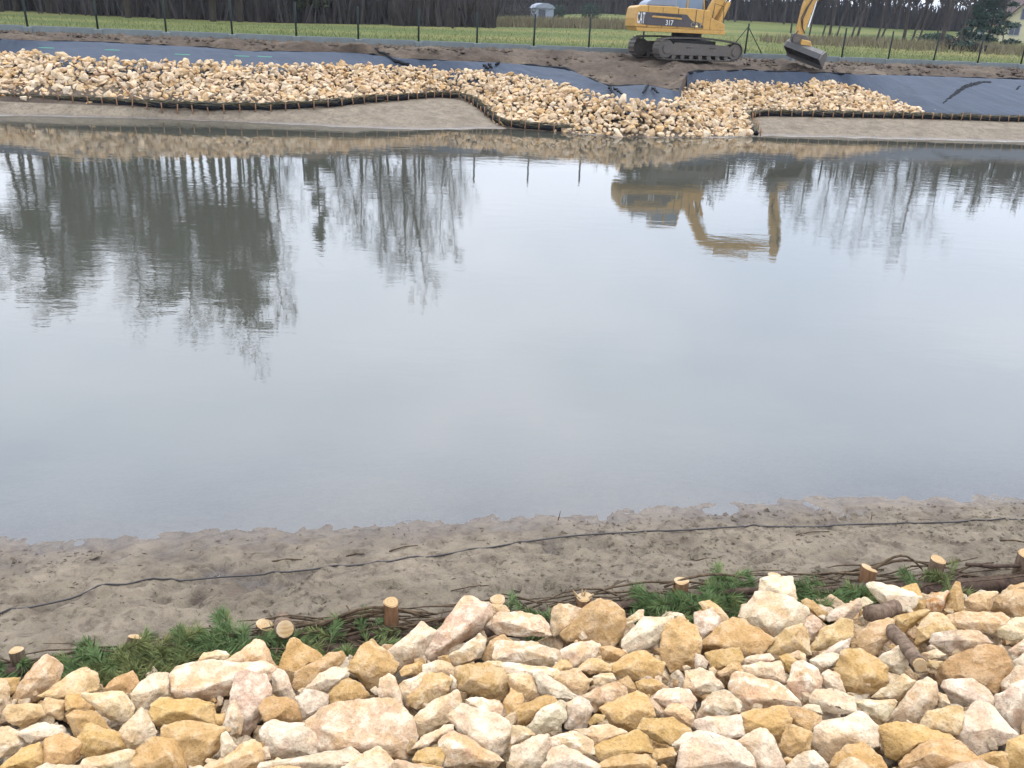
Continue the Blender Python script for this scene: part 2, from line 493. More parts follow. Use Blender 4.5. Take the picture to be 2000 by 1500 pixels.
def extend(pl, xa, xb, ya, yb):
    return [(xa, ya, pl[0][2])] + pl + [(xb, yb, pl[-1][2])]

def fline(pl):
    X = np.array([p[0] for p in pl]); Y = np.array([p[1] for p in pl]); Z = np.array([p[2] for p in pl])
    k = np.argsort(X, kind='stable'); X, Y, Z = X[k], Y[k], Z[k]
    return lambda x: (np.interp(x, X, Y), np.interp(x, X, Z))

L_SHORE = fline(extend(poly_world([(0,225,0),(250,230,0),(500,239,0),(700,249,0),(850,253,0),(930,251,0),(965,250,0),(1000,252,0),(1100,259,0),(1200,267,0),
                 (1350,269,0),(1470,267,0),(1500,265,0),(1750,271,0),(2000,277,0)]), -60, 60, 22, 38))
L_FASC = fline(extend(poly_world([(0,198,.30),(250,208,.30),(460,215,.30),(600,211,.36),(700,202,.47),(800,194,.54),(880,191,.52),(925,203,.42),(955,226,.2),(975,245,.04),
                 (1100,258,.01),(1200,266,.01),(1350,268,.01),(1462,265,.03),(1472,255,.08),(1458,235,.26),(1470,228,.32),(1520,227,.38),(1750,231,.42),(2000,238,.42)]), -60, 60, 24.5, 40))
L_RIP = fline(extend(poly_world([(0,98,1.60),(60,104,1.59),(100,111,1.58),(200,117,1.55),(330,122,1.53),(525,127,1.52),(700,128,1.50),(820,131,1.47),(960,142,1.42),(1040,152,1.36),(1100,166,1.25),(1180,188,1.08),
                 (1230,197,1.03),(1320,195,1.05),(1348,163,1.36),(1450,157,1.42),(1550,160,1.45),(1640,164,1.42),(1700,185,1.10),(1740,203,.80),(1810,214,.62),(1840,219,.58),(2000,226,.56)]), -60, 60, 27, 41))
L_GEO = fline(extend(poly_world([(0,80,1.93),(200,85,1.91),(400,95,1.86),(500,103,1.80),(690,105,1.84),(800,119,1.70),(960,124,1.70),(1000,127,1.68),(1110,138,1.60),(1190,172,1.26),(1260,168,1.32),(1310,178,1.24),
                 (1328,183,1.22),(1340,149,1.72),(1420,146,1.76),(1600,146,1.79),(1750,148,1.78),(1980,156,1.76)]), -60, 60, 29.5, 46))
FX0, FY0, FDX, FDY = 0.28, 39.5, 2.43, 0.585
def fence_y(x): return FY0 + (np.asarray(x, float) - FX0) * FDY / FDX
def field_z(x, y):
    x = np.asarray(x, float); y = np.asarray(y, float)
    sl = 0.0035 + 0.0205 * np.clip((x + 22) / 34.0, 0, 1)
    d = np.clip(y - fence_y(x), 0, 140)
    return 2.12 + sl * d + 0.10 * fbm(x, y, 0.07, 3, 4) * np.clip(d / 10, 0, 1)

def far_profile(x):
    """rows (Y, Z) of the far bank for the columns x"""
    x = np.asarray(x, float)
    sy, _ = L_SHORE(x); fy, fz = L_FASC(x); ry, rz = L_RIP(x); gy, gz = L_GEO(x)
    fy = np.maximum(fy, sy + 0.02); ry = np.maximum(ry, fy + 0.25); gy = np.maximum(gy, ry + 0.12)
    ny = fence_y(x)
    return sy, fy, fz, ry, rz, gy, gz, ny

def far_z(x, y):
    """height of the far bank at single points"""
    sy, fy, fz, ry, rz, gy, gz, ny = [float(a) for a in far_profile(x)]
    if y < sy: return (y - sy) * 0.10
    return float(np.interp(y, [sy, fy, ry, gy, ny - 2.2, ny], [0, fz, rz, gz, 2.10, 2.12]))

xs = np.arange(-60, 60.01, 0.14)
sy, fy, fz, ry, rz, gy, gz, ny = far_profile(xs)
def strip(y0, z0, y1, z1, n, bulge=0.0):
    t = np.linspace(0, 1, n)[:, None]
    return y0 + (y1 - y0) * t, z0 + (z1 - z0) * t + bulge * np.sin(np.pi * t) * np.minimum(1, (y1 - y0) / 2)
def far_strip(name, mat, parts, rough, rs):
    Y = []; Z = []
    for k, (a, b, c, d, n, bu) in enumerate(parts):
        y_, z_ = strip(a, b, c, d, n, bu)
        if k: y_, z_ = y_[1:], z_[1:]
        Y.append(y_); Z.append(z_)
    Y = np.concatenate(Y); Z = np.concatenate(Z); X = np.broadcast_to(xs, Y.shape).copy()
    edge = np.linspace(0, 1, len(Y))[:, None]
    Z = Z + rough * fbm(X, Y, rs, 5, 2, 0.6) * np.minimum(1, np.minimum(edge, 1 - edge) * 8)
    return link(name, grid_mesh(name, X, Y, Z, mat), kind='structure')
zero = np.zeros_like(xs)
far_strip('sand_shore_far', M_SAND, [(sy - 9, zero - 1.6, sy - 1.5, zero - 0.16, 6, 0), (sy - 1.5, zero - 0.16, sy, zero, 8, 0), (sy, zero, fy, fz, 22, 0.05)], 0.05, 1.6)
far_strip('bank_slope', M_SOIL, [(fy, fz, ry, rz - 0.22, 10, 0), (ry, rz - 0.22, gy, gz, 6, 0)], 0.03, 1.2)
far_strip('earth_bank', M_SOIL, [(gy, gz, gy * .55 + (ny - 2.2) * .45, gz * .45 + 2.10 * .55, 14, 0.05), (gy * .55 + (ny - 2.2) * .45, gz * .45 + 2.10 * .55, ny - 2.2, zero + 2.10, 14, 0), (ny - 2.2, zero + 2.10, ny + 0.02, zero + 2.12, 10, 0)], 0.24, 1.1)

# the meadow, out to the horizon
fx = np.concatenate([np.linspace(-1500, -90, 16)[:-1], np.linspace(-90, 90, 181), np.linspace(90, 1500, 16)[1:]])
ft = np.concatenate([np.linspace(0, 60, 90), np.linspace(60, 160, 50)[1:], np.geomspace(165, 1600, 16)])
GX = np.broadcast_to(fx, (len(ft), len(fx))).copy()
GY = np.where(np.abs(GX) < 95, fence_y(np.clip(GX, -95, 95)), fence_y(np.clip(GX, -95, 95))) + ft[:, None] + 0.04
link('meadow', grid_mesh('meadow', GX, GY, field_z(GX, GY), M_MEADOW), kind='structure')

# ------------------------------------------------------------------ the near shore
NP = [on_z(x, y, 0.2) for x, y in ((40,1300),(270,1275),(535,1247),(765,1225),(970,1203),(1137,1190),(1327,1162),(1500,1150),(1690,1137),(1820,1130),(1990,1113))]
_px = np.array([-14, -5] + [p.x for p in NP] + [6.5, 15]); _py = np.array([2.2, 2.75] + [p.y for p in NP] + [5.1, 6.2])
def peg_y(x): return np.interp(x, _px, _py)
_s = [on_z(x, y, 0) for x, y in ((0,1062),(250,1062),(500,1042),(700,1030),(850,1020),(1000,1014),(1200,1003),(1500,988),(1750,980),(2000,976))]
_sx = np.array([-30, -8] + [p.x for p in _s] + [9, 30]); _syv = np.array([2.5, 4.3] + [p.y for p in _s] + [6.4, 8])
def nshore_y(x): return np.interp(x, _sx, _syv)
def near_z(x, y):
    """sand and bank below the stones; arrays"""
    x = np.asarray(x, float); y = np.asarray(y, float)
    py, ss = peg_y(x), nshore_y(x)
    beach = 0.2 * (ss - y) / (ss - py)
    bd = np.clip(y - ss, 0, None)
    beach = np.where(y > ss, -(0.045 * bd + 0.035 * bd ** 2), beach)
    bank = 0.2 + (py - y) * 0.29 - 0.14 * np.clip((py - y) / 0.25, 0, 1)
    return np.where(y < py, np.minimum(bank, 2.3), beach)
_dr = np.random.RandomState(5)
DENTS = [(cx, peg_y(cx) + .12 + u * (nshore_y(cx) - peg_y(cx) - .25), a, l, w, d) for cx, u, a, l, w, d in zip(_dr.uniform(-4, 5, 95), _dr.rand(95), _dr.normal(0, .6, 95), _dr.uniform(.05, .16, 95), _dr.uniform(.025, .055, 95), _dr.uniform(.010, .030, 95))]
_DA = np.array(DENTS)
def dents(x, y):
    x = np.asarray(x, float); y = np.asarray(y, float)
    if x.ndim == 0:
        dx, dy = x - _DA[:, 0], y - _DA[:, 1]; c, s = np.cos(_DA[:, 2]), np.sin(_DA[:, 2])
        q = ((dx * c + dy * s) / _DA[:, 3]) ** 2 + ((dy * c - dx * s) / _DA[:, 4]) ** 2
        return float(np.sum(_DA[:, 5] * (-np.exp(-q) + .45 * np.exp(-((np.sqrt(q) - 1.6) / .5) ** 2))))
    z = np.zeros_like(x)
    for cx, cy, a, l, w, d in DENTS:
        m = (np.abs(x - cx) < .5) & (np.abs(y - cy) < .5)
        if not m.any(): continue
        dx, dy = x[m] - cx, y[m] - cy; c, s = math.cos(a), math.sin(a)
        q = ((dx * c + dy * s) / l) ** 2 + ((dy * c - dx * s) / w) ** 2
        z[m] += d * (-np.exp(-q) + .45 * np.exp(-((np.sqrt(q) - 1.6) / .5) ** 2))
    return z
def beach_rough(x, y):
    lump = 0.030 * fbm(x, y, 1.3, 4, 1, 0.55) + 0.030 * np.abs(fbm(x, y, 4.2, 4, 6, 0.6)) + 0.030 * fbm(x, y * 1.5, 9, 4, 9, 0.62)
    pits = np.clip(fbm(x, y * 1.5, 3.1, 3, 15, 0.6) - 0.24, 0, 1) * -0.16
    wet = np.clip((nshore_y(x) + 0.25 - y) / 0.9, 0.13, 1)
    return (lump + pits + dents(x, y)) * wet

nx = np.concatenate([np.linspace(-30, -4.6, 40)[:-1], np.arange(-4.6, 6.2, 0.02), np.linspace(6.2, 30, 40)[1:]])
nt = np.concatenate([np.linspace(-9, -1.0, 30)[:-1], np.linspace(-1.0, -0.25, 12)[:-1], np.linspace(-0.25, 1.35, 82), np.linspace(1.35, 1.9, 20)[1:], np.linspace(1.9, 6.0, 14)[1:]])
SX = np.broadcast_to(nx, (len(nt), len(nx))).copy()
pyx, ssx = peg_y(nx), nshore_y(nx)
tt = nt[:, None]
SY = np.where(tt < 0, pyx + tt, np.where(tt < 1.0, pyx + tt * (ssx - pyx), ssx + (tt - 1.0) * 1.35))
SZ = near_z(SX, SY)
SZ = SZ + np.where(tt > -0.2, beach_rough(SX, SY), 0)
link('sand_shore', grid_mesh('sand_shore', SX, SY, SZ, M_SAND), kind='structure')
def sand_z(x, y):
    return float(near_z(x, y) + beach_rough(x, y))

# ------------------------------------------------------------------ water
wx = np.concatenate([np.linspace(-58, -5, 40)[:-1], np.linspace(-5, 7, 160), np.linspace(7, 58, 40)[1:]])
wt = np.concatenate([np.linspace(-0.8, 1.6, 60), np.linspace(1.6, 6, 20)[1:]])
n_a = nshore_y(wx)[None, :] + wt[:, None]
far_edge = L_SHORE(wx)[0]
wt2 = np.concatenate([np.linspace(0, 1, 40)[1:-1] ** 0.8])
n_b = n_a[-1][None, :] + (far_edge - 3 - n_a[-1])[None, :] * wt2[:, None]
n_c = far_edge[None, :] + np.concatenate([np.linspace(-3, 0.6, 24)])[:, None]
WY = np.concatenate([n_a, n_b, n_c]); WX = np.broadcast_to(wx, WY.shape).copy()
depth = np.minimum(-(near_z(WX, WY) + beach_rough(WX, WY)), np.where(WY > far_edge - 3, np.clip((far_edge - WY) * 0.25, 0, 2), 5))
depth = np.clip(depth, 0, 3)
link('pond_water', grid_mesh('pond_water', WX, WY, np.zeros_like(WX), M_WATER, True, {'depth': depth}), kind='structure')

# ------------------------------------------------------------------ foreground riprap: each stone traced, with its own depth and thickness
ZONES = {1: (0, 1220, .1867), 2: (320, 1220, .1866), 3: (660, 1150, .2333), 4: (1000, 1150, .2333), 5: (1340, 1110, .26), 6: (1660, 1110, .26)}
TINT = {'w': (0.49, 0.375, 0.245), 'p': (0.48, 0.330, 0.200), 'c': (0.47, 0.335, 0.190), 't': (0.43, 0.278, 0.130), 'o': (0.395, 0.235, 0.090), 'g': (0.42, 0.325, 0.215), 'm': (0.45, 0.285, 0.175), 'r': (0.38, 0.195, 0.065)}
MOTT = {'w': 0.5, 'p': 0.7, 'c': 0.6, 't': 0.3, 'o': 0.15, 'g': 0.6, 'm': 1.0, 'r': 0.8}
CNAME = {'w': 'off-white', 'p': 'pinkish cream', 'c': 'cream', 't': 'sandy yellow', 'o': 'ochre', 'g': 'greyish cream', 'm': 'red-mottled', 'r': 'orange stained'}
STONES = """
1t 140,740 210,600 430,360 490,330 590,390 650,470 610,610 420,720 320,820 150,830
1o 0,560 210,560 150,700 100,740 0,760 -60,640
1t -90,600 0,580 60,570 100,700 90,780 0,850 -80,840
1t 420,740 690,590 830,460 900,450 1000,520 1060,660 960,700 860,740 700,760 500,770
1o 1080,680 1210,550 1280,530 1380,490 1470,640 1380,790 1290,720
1w 1380,740 1480,600 1600,520 1720,510 1820,560 1825,780 1600,800 1480,900 1390,860
1t 35,920 100,840 440,830 480,950 380,960 220,1080 100,1020
1t 450,840 480,770 690,800 650,990 470,940
1o 690,740 860,720 990,850 980,920 720,920 690,900
1c 860,740 1060,720 1290,700 1400,860 1390,930 1300,1020 1190,1010 1080,950 980,850
1o 690,960 790,910 960,910 1080,990 1170,1110 1000,1170 820,1180 740,1060
1w 210,1130 390,1040 480,1030 640,1070 740,1160 500,1200 300,1240
1o 820,1190 900,1050 960,1030 1090,1110 1240,1160 1320,1270 1200,1350 1000,1430 850,1330
1o 480,1200 640,1130 860,1220 830,1380 720,1500 480,1520 500,1330
1o 0,1480 230,1300 400,1240 500,1330 490,1500 0,1530
1p 20,1080 100,1070 220,1150 290,1240 120,1350 -20,1400 -60,1250 -40,1130
1c 1240,1130 1400,950 1480,880 1550,1000 1640,1120 1560,1290 1330,1310 1300,1200
2o -150,840 -20,780 240,780 520,820 540,1060 300,1090 0,1040 -120,1020
1c 850,1490 900,1400 1000,1400 1200,1340 1300,1320 1500,1340 1560,1500 1200,1560
2c 360,370 430,290 540,275 640,285 680,320 650,390 380,400
2p 110,520 180,460 420,410 700,400 1000,390 1150,450 1150,560 1050,620 740,640 720,720 560,780 180,760 130,690
2t 660,390 800,290 960,160 1050,180 1100,330 1180,480 1140,470 1000,400
2p 760,520 860,490 1060,540 1120,680 1000,900 960,1060 880,1160 820,1140 700,900 720,640
2p 680,860 740,800 830,960 800,1140 690,1160 620,1060
2w 1150,520 1200,480 1270,490 1320,620 1390,780 1300,790 1140,700
2o 1200,460 1320,180 1380,155 1450,220 1500,300 1640,320 1640,360 1400,560 1360,640 1300,560
2o 1360,640 1400,500 1740,300 1860,290 1890,340 1840,420 1560,580 1480,650 1400,690
2w 1480,680 1640,510 1780,450 1929,470 1929,530 1800,640 1660,710 1550,700
2g 1380,760 1460,690 1640,710 1720,740 1700,880 1580,940 1470,1000 1420,900 1390,820
2o 1740,720 1800,640 1929,560 2080,640 2150,740 2000,810 1740,880
2o 1000,880 1060,790 1160,750 1330,770 1400,830 1450,1010 1300,1020 1180,980 1060,1010
2w 1030,1130 1080,1050 1180,1000 1300,1020 1500,1030 1610,1100 1650,1200 1600,1380 1100,1390 1050,1280
3p -270,1120 -100,990 0,960 300,930 500,920 590,1100 650,1260 560,1420 300,1330 150,1370 -150,1340
2o 0,1080 200,1010 300,1060 620,1080 600,1200 480,1400 380,1500 150,1500 0,1300
2o -330,1500 -280,1300 -100,1180 130,1220 200,1400 240,1500 0,1560
2t 510,1500 620,1400 780,1280 940,1210 1010,1260 1050,1380 1000,1500 700,1560
2w 600,1380 600,1150 650,1120 760,1270 640,1390
2w 1030,1500 1060,1440 1300,1400 1700,1390 1929,1300 2100,1400 2100,1500 1500,1570
2o 540,940 640,930 640,1040 540,1060
2p 1000,1290 1090,1280 1120,1400 1050,1410
3o 110,600 200,480 270,445 380,510 500,620 480,680 380,800 300,860 180,740 90,680
3w 410,530 700,290 810,370 720,480 690,590 510,670 490,610
3p 700,560 730,460 1000,190 1050,90 1110,80 1270,130 1280,220 1200,330 900,560 750,610
3w 1280,130 1400,140 1440,190 1400,220 1280,240
3p 1250,310 1290,240 1380,210 1543,200 1690,230 1750,300 1770,390 1500,390 1330,370
3c 940,560 1180,380 1240,430 1200,580 1040,620 980,640
3t 1200,560 1280,440 1380,390 1460,440 1380,590 1240,610
4c -140,480 -100,440 150,450 380,510 400,620 340,650 0,630 -140,600
3o 520,690 560,650 680,610 720,640 700,710 540,730
3w 720,640 840,600 940,630 990,680 980,770 900,720 720,710
3o 1000,680 1080,630 1260,620 1380,680 1430,780 1400,900 1340,930 1220,910 1010,830
3p 1260,620 1350,605 1543,640 1780,660 1900,700 1850,740 1543,780 1440,780 1390,690
3t 590,900 660,810 760,710 880,710 950,760 920,850 680,1000 600,970
3w 340,880 360,760 430,715 480,750 500,850 560,1000 580,1080 350,930
3p 490,830 560,770 700,710 760,720 640,830 600,920 590,1000
3p 610,1110 700,1020 860,900 990,860 1030,950 940,1030 930,1110 800,1180 660,1250
3w 930,1070 1040,960 1180,1010 1400,1110 1480,1200 1350,1370 1260,1390 1180,1350 1050,1230 960,1130
3p 1080,930 1160,910 1350,940 1380,980 1340,1090 1200,1020 1090,970
3o 1390,950 1450,840 1540,880 1560,1000 1500,1070 1420,1060
3c 620,1340 700,1240 880,1150 960,1140 960,1200 850,1280 740,1330
3p 850,1290 960,1200 1100,1260 1200,1380 1380,1430 1300,1480 880,1480 880,1360
3o 620,1430 680,1350 860,1320 890,1400 860,1480 680,1470
3o 500,1500 530,1460 760,1470 880,1500 700,1560
3c 60,1500 150,1420 340,1320 420,1400 500,1500 250,1560
3g 940,720 1000,760 990,840 930,860
4c 330,330 350,160 390,125 520,150 600,180 580,260 440,380 350,390
4o 430,380 600,170 740,80 790,100 830,150 930,190 950,280 900,420 840,470 740,480 640,430 480,430
4c 950,260 1060,180 1100,180 1100,240 1000,280 950,310
4w 930,420 1010,330 1100,250 1330,240 1340,300 1240,420 1180,480 1090,510 970,540 920,480
4o 1250,430 1290,290 1420,250 1543,330 1570,420 1560,580 1530,650 1340,690 1270,600 1240,500
4o 740,490 830,480 950,530 960,570 840,610 760,600
4p 380,530 560,450 660,440 730,480 700,570 620,620 520,650 400,590
4t 550,680 640,590 720,580 820,640 820,690 660,710
4o 830,640 1000,540 1090,520 1200,580 1270,620 1230,720 1120,770 930,740 850,700
4o 300,710 400,600 470,600 510,660 400,720 340,740
4t 360,750 460,690 550,670 640,760 640,830 570,900 400,800
4c 680,740 740,710 830,710 870,760 760,810 690,800
4w 180,720 250,700 340,780 540,890 540,920 380,940 240,870 220,800
4t -40,720 100,710 180,740 230,880 110,950 0,850
4o 30,1020 80,980 280,890 340,910 370,950 240,1020 120,1140 50,1130
4w 120,1160 260,1000 400,940 440,960 450,1090 370,1180 200,1220
4w 440,980 560,910 640,940 680,1020 620,1150 560,1200 450,1160
4t 600,900 700,830 880,780 960,830 960,900 830,960 700,1040 680,940
4o 890,780 970,730 1040,820 1050,850 960,880
4o 1030,780 1170,750 1260,800 1220,860 1160,890 1070,850
4o 740,1000 880,930 1040,860 1120,890 1190,1060 1060,1100 1040,1180 960,1190 840,1130 800,1040
4p 1180,910 1240,860 1400,830 1480,860 1530,930 1490,1010 1330,1010 1240,980
4c 1130,910 1180,920 1280,1040 1260,1070 1200,1060
4t 1280,1030 1330,970 1430,960 1520,1070 1520,1160 1440,1140
4o 1050,1170 1110,1090 1340,1090 1500,1190 1340,1310 1180,1260 1150,1210
4p 580,1210 680,1150 800,1140 960,1200 860,1260 700,1310
4o 680,1340 760,1280 960,1230 1030,1190 1120,1230 1180,1380 1000,1390 760,1440
4w -20,1480 0,1330 170,1250 300,1220 310,1330 260,1500 0,1540
4p 310,1250 520,1190 660,1260 690,1390 560,1360 320,1330
4w 260,1500 350,1330 440,1310 600,1380 740,1470 720,1520 500,1560
4o 710,1500 800,1430 950,1380 1130,1390 1200,1460 1180,1520
4o 1180,1400 1200,1340 1340,1330 1370,1390 1280,1430 1200,1450
4g 1340,1310 1450,1210 1540,1190 1520,1270 1390,1340
4o 640,1120 690,1050 780,1060 760,1110 660,1140
4p 0,1300 0,1150 100,1150 190,1220 60,1290
5w 550,180 560,80 700,55 790,70 820,160 820,240 700,230 550,200
5w 405,360 520,240 550,180 680,190 800,230 900,300 900,370 880,430 740,450 660,510 540,470 460,400
5o 95,570 270,420 340,370 420,380 640,530 560,640 440,660 300,610 150,610
5t 560,630 740,460 870,430 900,490 930,640 720,690 640,660
5p 70,340 190,310 240,370 270,440 120,540 80,550 60,450
5t 100,260 180,240 260,300 320,380 270,400 200,320 130,310
5o 870,250 910,225 960,250 1060,330 1020,390 960,350
5w 1060,350 1170,280 1300,230 1310,300 1240,390 1150,380 1070,400
5p 900,380 960,350 1010,400 1020,450 940,540 890,440
5t 930,640 1020,460 1170,390 1250,400 1240,520 1170,600 1000,660
5w 1000,650 1160,550 1230,530 1210,630 1160,680 1040,700
5o 150,640 270,610 400,600 430,680 410,720 260,760 200,750
5t 240,780 330,720 400,710 430,790 260,810
5g 70,640 130,660 160,700 150,750 70,750
5p 420,690 480,660 620,640 660,690 560,720 430,740
5w 760,650 840,620 890,640 900,700 820,700
5o 700,660 760,640 840,700 780,790 710,720
5p 430,740 560,710 700,700 740,780 770,870 720,870 600,790 440,800
5m 330,900 370,800 440,790 680,860 760,920 840,1000 840,1040 700,1030 420,1090 380,1010
5w -10,900 0,770 100,750 200,790 280,900 240,920 110,950
5p 770,850 800,730 880,700 980,760 1020,840 1000,960 870,1040 830,960
5w 930,690 1000,650 1100,640 1180,660 1140,730 1020,770 980,760
5w 1020,800 1070,760 1150,800 1200,930 1150,950 1030,880
5c 75,1140 130,1000 210,930 300,920 400,1000 400,1080 300,1100 100,1120
5w 65,1190 80,1130 400,1100 430,1250 350,1300 120,1230
5o 415,1110 520,1060 720,1035 800,1120 780,1180 700,1300 640,1220 430,1260
5o 740,1040 900,1060 1020,1110 1000,1200 940,1260 820,1190 790,1130
5w 940,960 980,910 1100,900 1250,970 1180,1000 1270,1080 1160,1090 1020,1070 940,1010
5w 860,1050 910,1020 1000,1030 1020,1090 960,1090
5w 970,1350 980,1200 1040,1160 1120,1160 1300,1090 1420,1200 1430,1340 1200,1350 1120,1400 1060,1450
5o 700,1340 760,1190 800,1180 930,1230 950,1280 920,1380 780,1415
5w -60,1500 -20,1330 100,1230 170,1230 380,1310 500,1430 520,1500 300,1560
5w 390,1300 480,1240 560,1200 620,1220 690,1340 740,1500 560,1520
5o 1080,1500 1100,1430 1200,1340 1310,1310 1450,1400 1500,1520 1300,1560
5w 760,1490 850,1400 960,1370 980,1430 1060,1470 1060,1520 850,1540
6w 130,130 170,100 390,150 540,220 480,260 430,320 310,340 230,250 190,200
6o 390,150 500,120 550,220 570,260 560,310 450,320 530,230
6t 0,600 0,540 60,480 200,400 340,370 320,450 290,530 180,650 80,610
6o 330,370 560,310 600,320 520,400 420,480 370,460
6r 560,260 640,190 740,170 710,260 690,320 590,310
6o 700,320 720,240 790,110 830,120 850,240 860,320 830,350 720,350
6t 860,240 960,180 1110,180 1080,210 1040,240 1040,320 900,330 870,320
6t 1050,240 1200,170 1290,190 1380,150 1390,320 1250,380 1050,310
6t 1200,200 1210,130 1308,110 1360,130 1280,200
6t 510,450 600,330 700,350 800,460 720,480 610,540 500,570
6t 730,360 840,330 1130,330 1190,370 1160,420 1070,470 1050,490 900,480 780,430
6w 1070,460 1120,420 1240,370 1340,370 1380,500 1200,540 1120,510
6g 600,560 640,500 800,470 960,480 1060,560 980,600 830,640 700,610
6o 660,790 800,650 960,590 1050,575 1160,620 1210,700 1180,830 1100,940 960,830 800,820 670,870
6g 210,680 360,590 440,570 460,620 430,740 380,800 290,770 250,720
6o -110,760 -60,640 80,620 190,680 270,740 280,860 130,970 20,970 -100,870
6c 160,970 400,800 490,850 400,960 350,990
6p 270,1150 430,980 500,860 570,820 640,870 650,960 620,1060 530,1170 420,1170
6w 690,890 720,850 930,830 1000,890 1090,980 1100,1080 1000,1060 780,1010 740,960
6w 860,1080 950,1010 1040,1020 1120,1120 1250,1250 1190,1290 1000,1380 950,1390 810,1260 830,1150
6t 540,1170 590,1070 780,1030 850,1050 840,1150 810,1250 680,1240 560,1210
6o 220,1190 350,1160 530,1180 700,1260 790,1280 620,1310 440,1380 360,1440 280,1400 250,1290
6w 0,1000 100,990 330,990 350,1010 260,1140 180,1110
6o 380,1470 440,1390 600,1290 820,1300 920,1400 1000,1500 700,1540 400,1520
6o 910,1430 1000,1400 1130,1370 1180,1400 1180,1510 950,1510
6g 1100,970 1200,900 1320,820 1330,1150 1260,1250 1180,1190 1110,1080
6o 1180,1500 1190,1300 1308,1250 1400,1280 1400,1520
6g 1150,800 1210,720 1308,640 1340,800 1230,860 1180,860
6w 1190,620 1310,530 1350,600 1240,660
6c 1150,880 1190,840 1240,880 1170,930
6w 540,640 650,610 720,650 660,680 580,690
6t 590,690 700,700 650,760 560,740
6w 60,380 180,280 210,270 160,370 120,430
6w 0,290 110,215 170,260 60,310 0,320
6p 650,930 720,950 750,1020 660,1050
"""

def rip_z(x, y):
    """the level of the stones' centres on the near bank"""
    return 0.30 + 0.285 * (float(peg_y(x)) - y)

def ray_rip(px, py):
    r = ray(px, py); a, b = 0.2, 3.0
    f = lambda t: (EYE + r * t).z - rip_z((EYE + r * t).x, (EYE + r * t).y)
    lo, hi = 0.0004, 0.006
    for _ in range(40):
        m = 0.5 * (lo + hi)
        if f(m) > 0: lo = m
        else: hi = m
    return EYE + r * lo

def rock_from_points(pts, size, seed, fine=True):
    bm = bmesh.new()
    for p in pts: bm.verts.new(p)
    r = bmesh.ops.convex_hull(bm, input=bm.verts)
    bmesh.ops.delete(bm, geom=list({g for g in r['geom_interior'] + r['geom_unused'] if isinstance(g, bmesh.types.BMVert)}), context='VERTS')
    bmesh.ops.dissolve_limit(bm, angle_limit=rad(9), verts=bm.verts, edges=bm.edges)
    bmesh.ops.recalc_face_normals(bm, faces=bm.faces)
    bmesh.ops.bevel(bm, geom=list(bm.edges), offset=size * (0.034 if fine else 0.05), segments=2 if fine else 1, profile=0.55, affect='EDGES', clamp_overlap=True)
    bmesh.ops.triangulate(bm, faces=bm.faces)
    if fine:
        for _ in range(3):
            lim = size * (0.2, 0.12, 0.075)[_]
            es = [e for e in bm.edges if e.calc_length() > lim]
            if es: bmesh.ops.subdivide_edges(bm, edges=es, cuts=1, use_grid_fill=False)
            bmesh.ops.triangulate(bm, faces=bm.faces)
        bm.normal_update()
        o = Vector((seed * 3.7, seed * 1.9, seed * 0.7))
        for v in bm.verts:
            q = v.co / size
            d = 0.06 * mnoise.noise(q * 2.2 + o) + 0.040 * mnoise.noise(q * 5.5 + o) + 0.020 * abs(mnoise.noise(q * 11 + o)) + 0.010 * mnoise.noise(q * 22 + o)
            v.co += v.normal * d * size
    me = bpy.data.meshes.new('stone')
    bm.to_mesh(me); bm.free()
    me.polygons.foreach_set('use_smooth', [True] * len(me.polygons))
    return me

recs = []
for ln in STONES.strip().splitlines():
    head, *pp = ln.split()
    zx, zy, zs = ZONES[int(head[0])]
    recs.append((head[1], [(zx + float(a) * zs, zy + float(b) * zs) for a, b in (q.split(',') for q in pp)]))
ORD = ['first', 'second', 'third', 'fourth', 'fifth', 'sixth', 'seventh', 'eighth', 'ninth', 'tenth', 'eleventh', 'twelfth', 'thirteenth', 'fourteenth', 'fifteenth', 'sixteenth', 'seventeenth', 'eighteenth', 'nineteenth', 'twentieth']
rows = {}
for i, (c, pp) in enumerate(recs):
    cx = sum(p[0] for p in pp) / len(pp); cy = sum(p[1] for p in pp) / len(pp)
    ref = 1330 - 0.058 * cx               # upper edge of the heap, falling to the left
    d = cy - ref
    row = 'by the brushwood edge' if d < 45 else ('in the upper heap' if d < 105 else ('in the lower heap' if d < 165 else 'along the bottom edge'))
    rows.setdefault((c, row), []).append((cx, i))
LABEL = {}
for (c, row), lst in rows.items():
    for k, (cx, i) in enumerate(sorted(lst)):
        pp = recs[i][1]
        w = max(p[0] for p in pp) - min(p[0] for p in pp); h = max(p[1] for p in pp) - min(p[1] for p in pp)
        sh = 'long flat' if w > 1.9 * h else ('upright' if h > 1.25 * w else 'blocky')
        sz = 'big ' if w * h > 17000 else ('small ' if w * h < 3600 else '')
        if len(lst) == 1: LABEL[i] = f'{sz}{sh} {CNAME[c]} stone, the only {CNAME[c]} one {row}'
        else: LABEL[i] = f'{sz}{sh} {CNAME[c]} stone, {ORD[k]} such from left {row}'
SPECIAL = {}
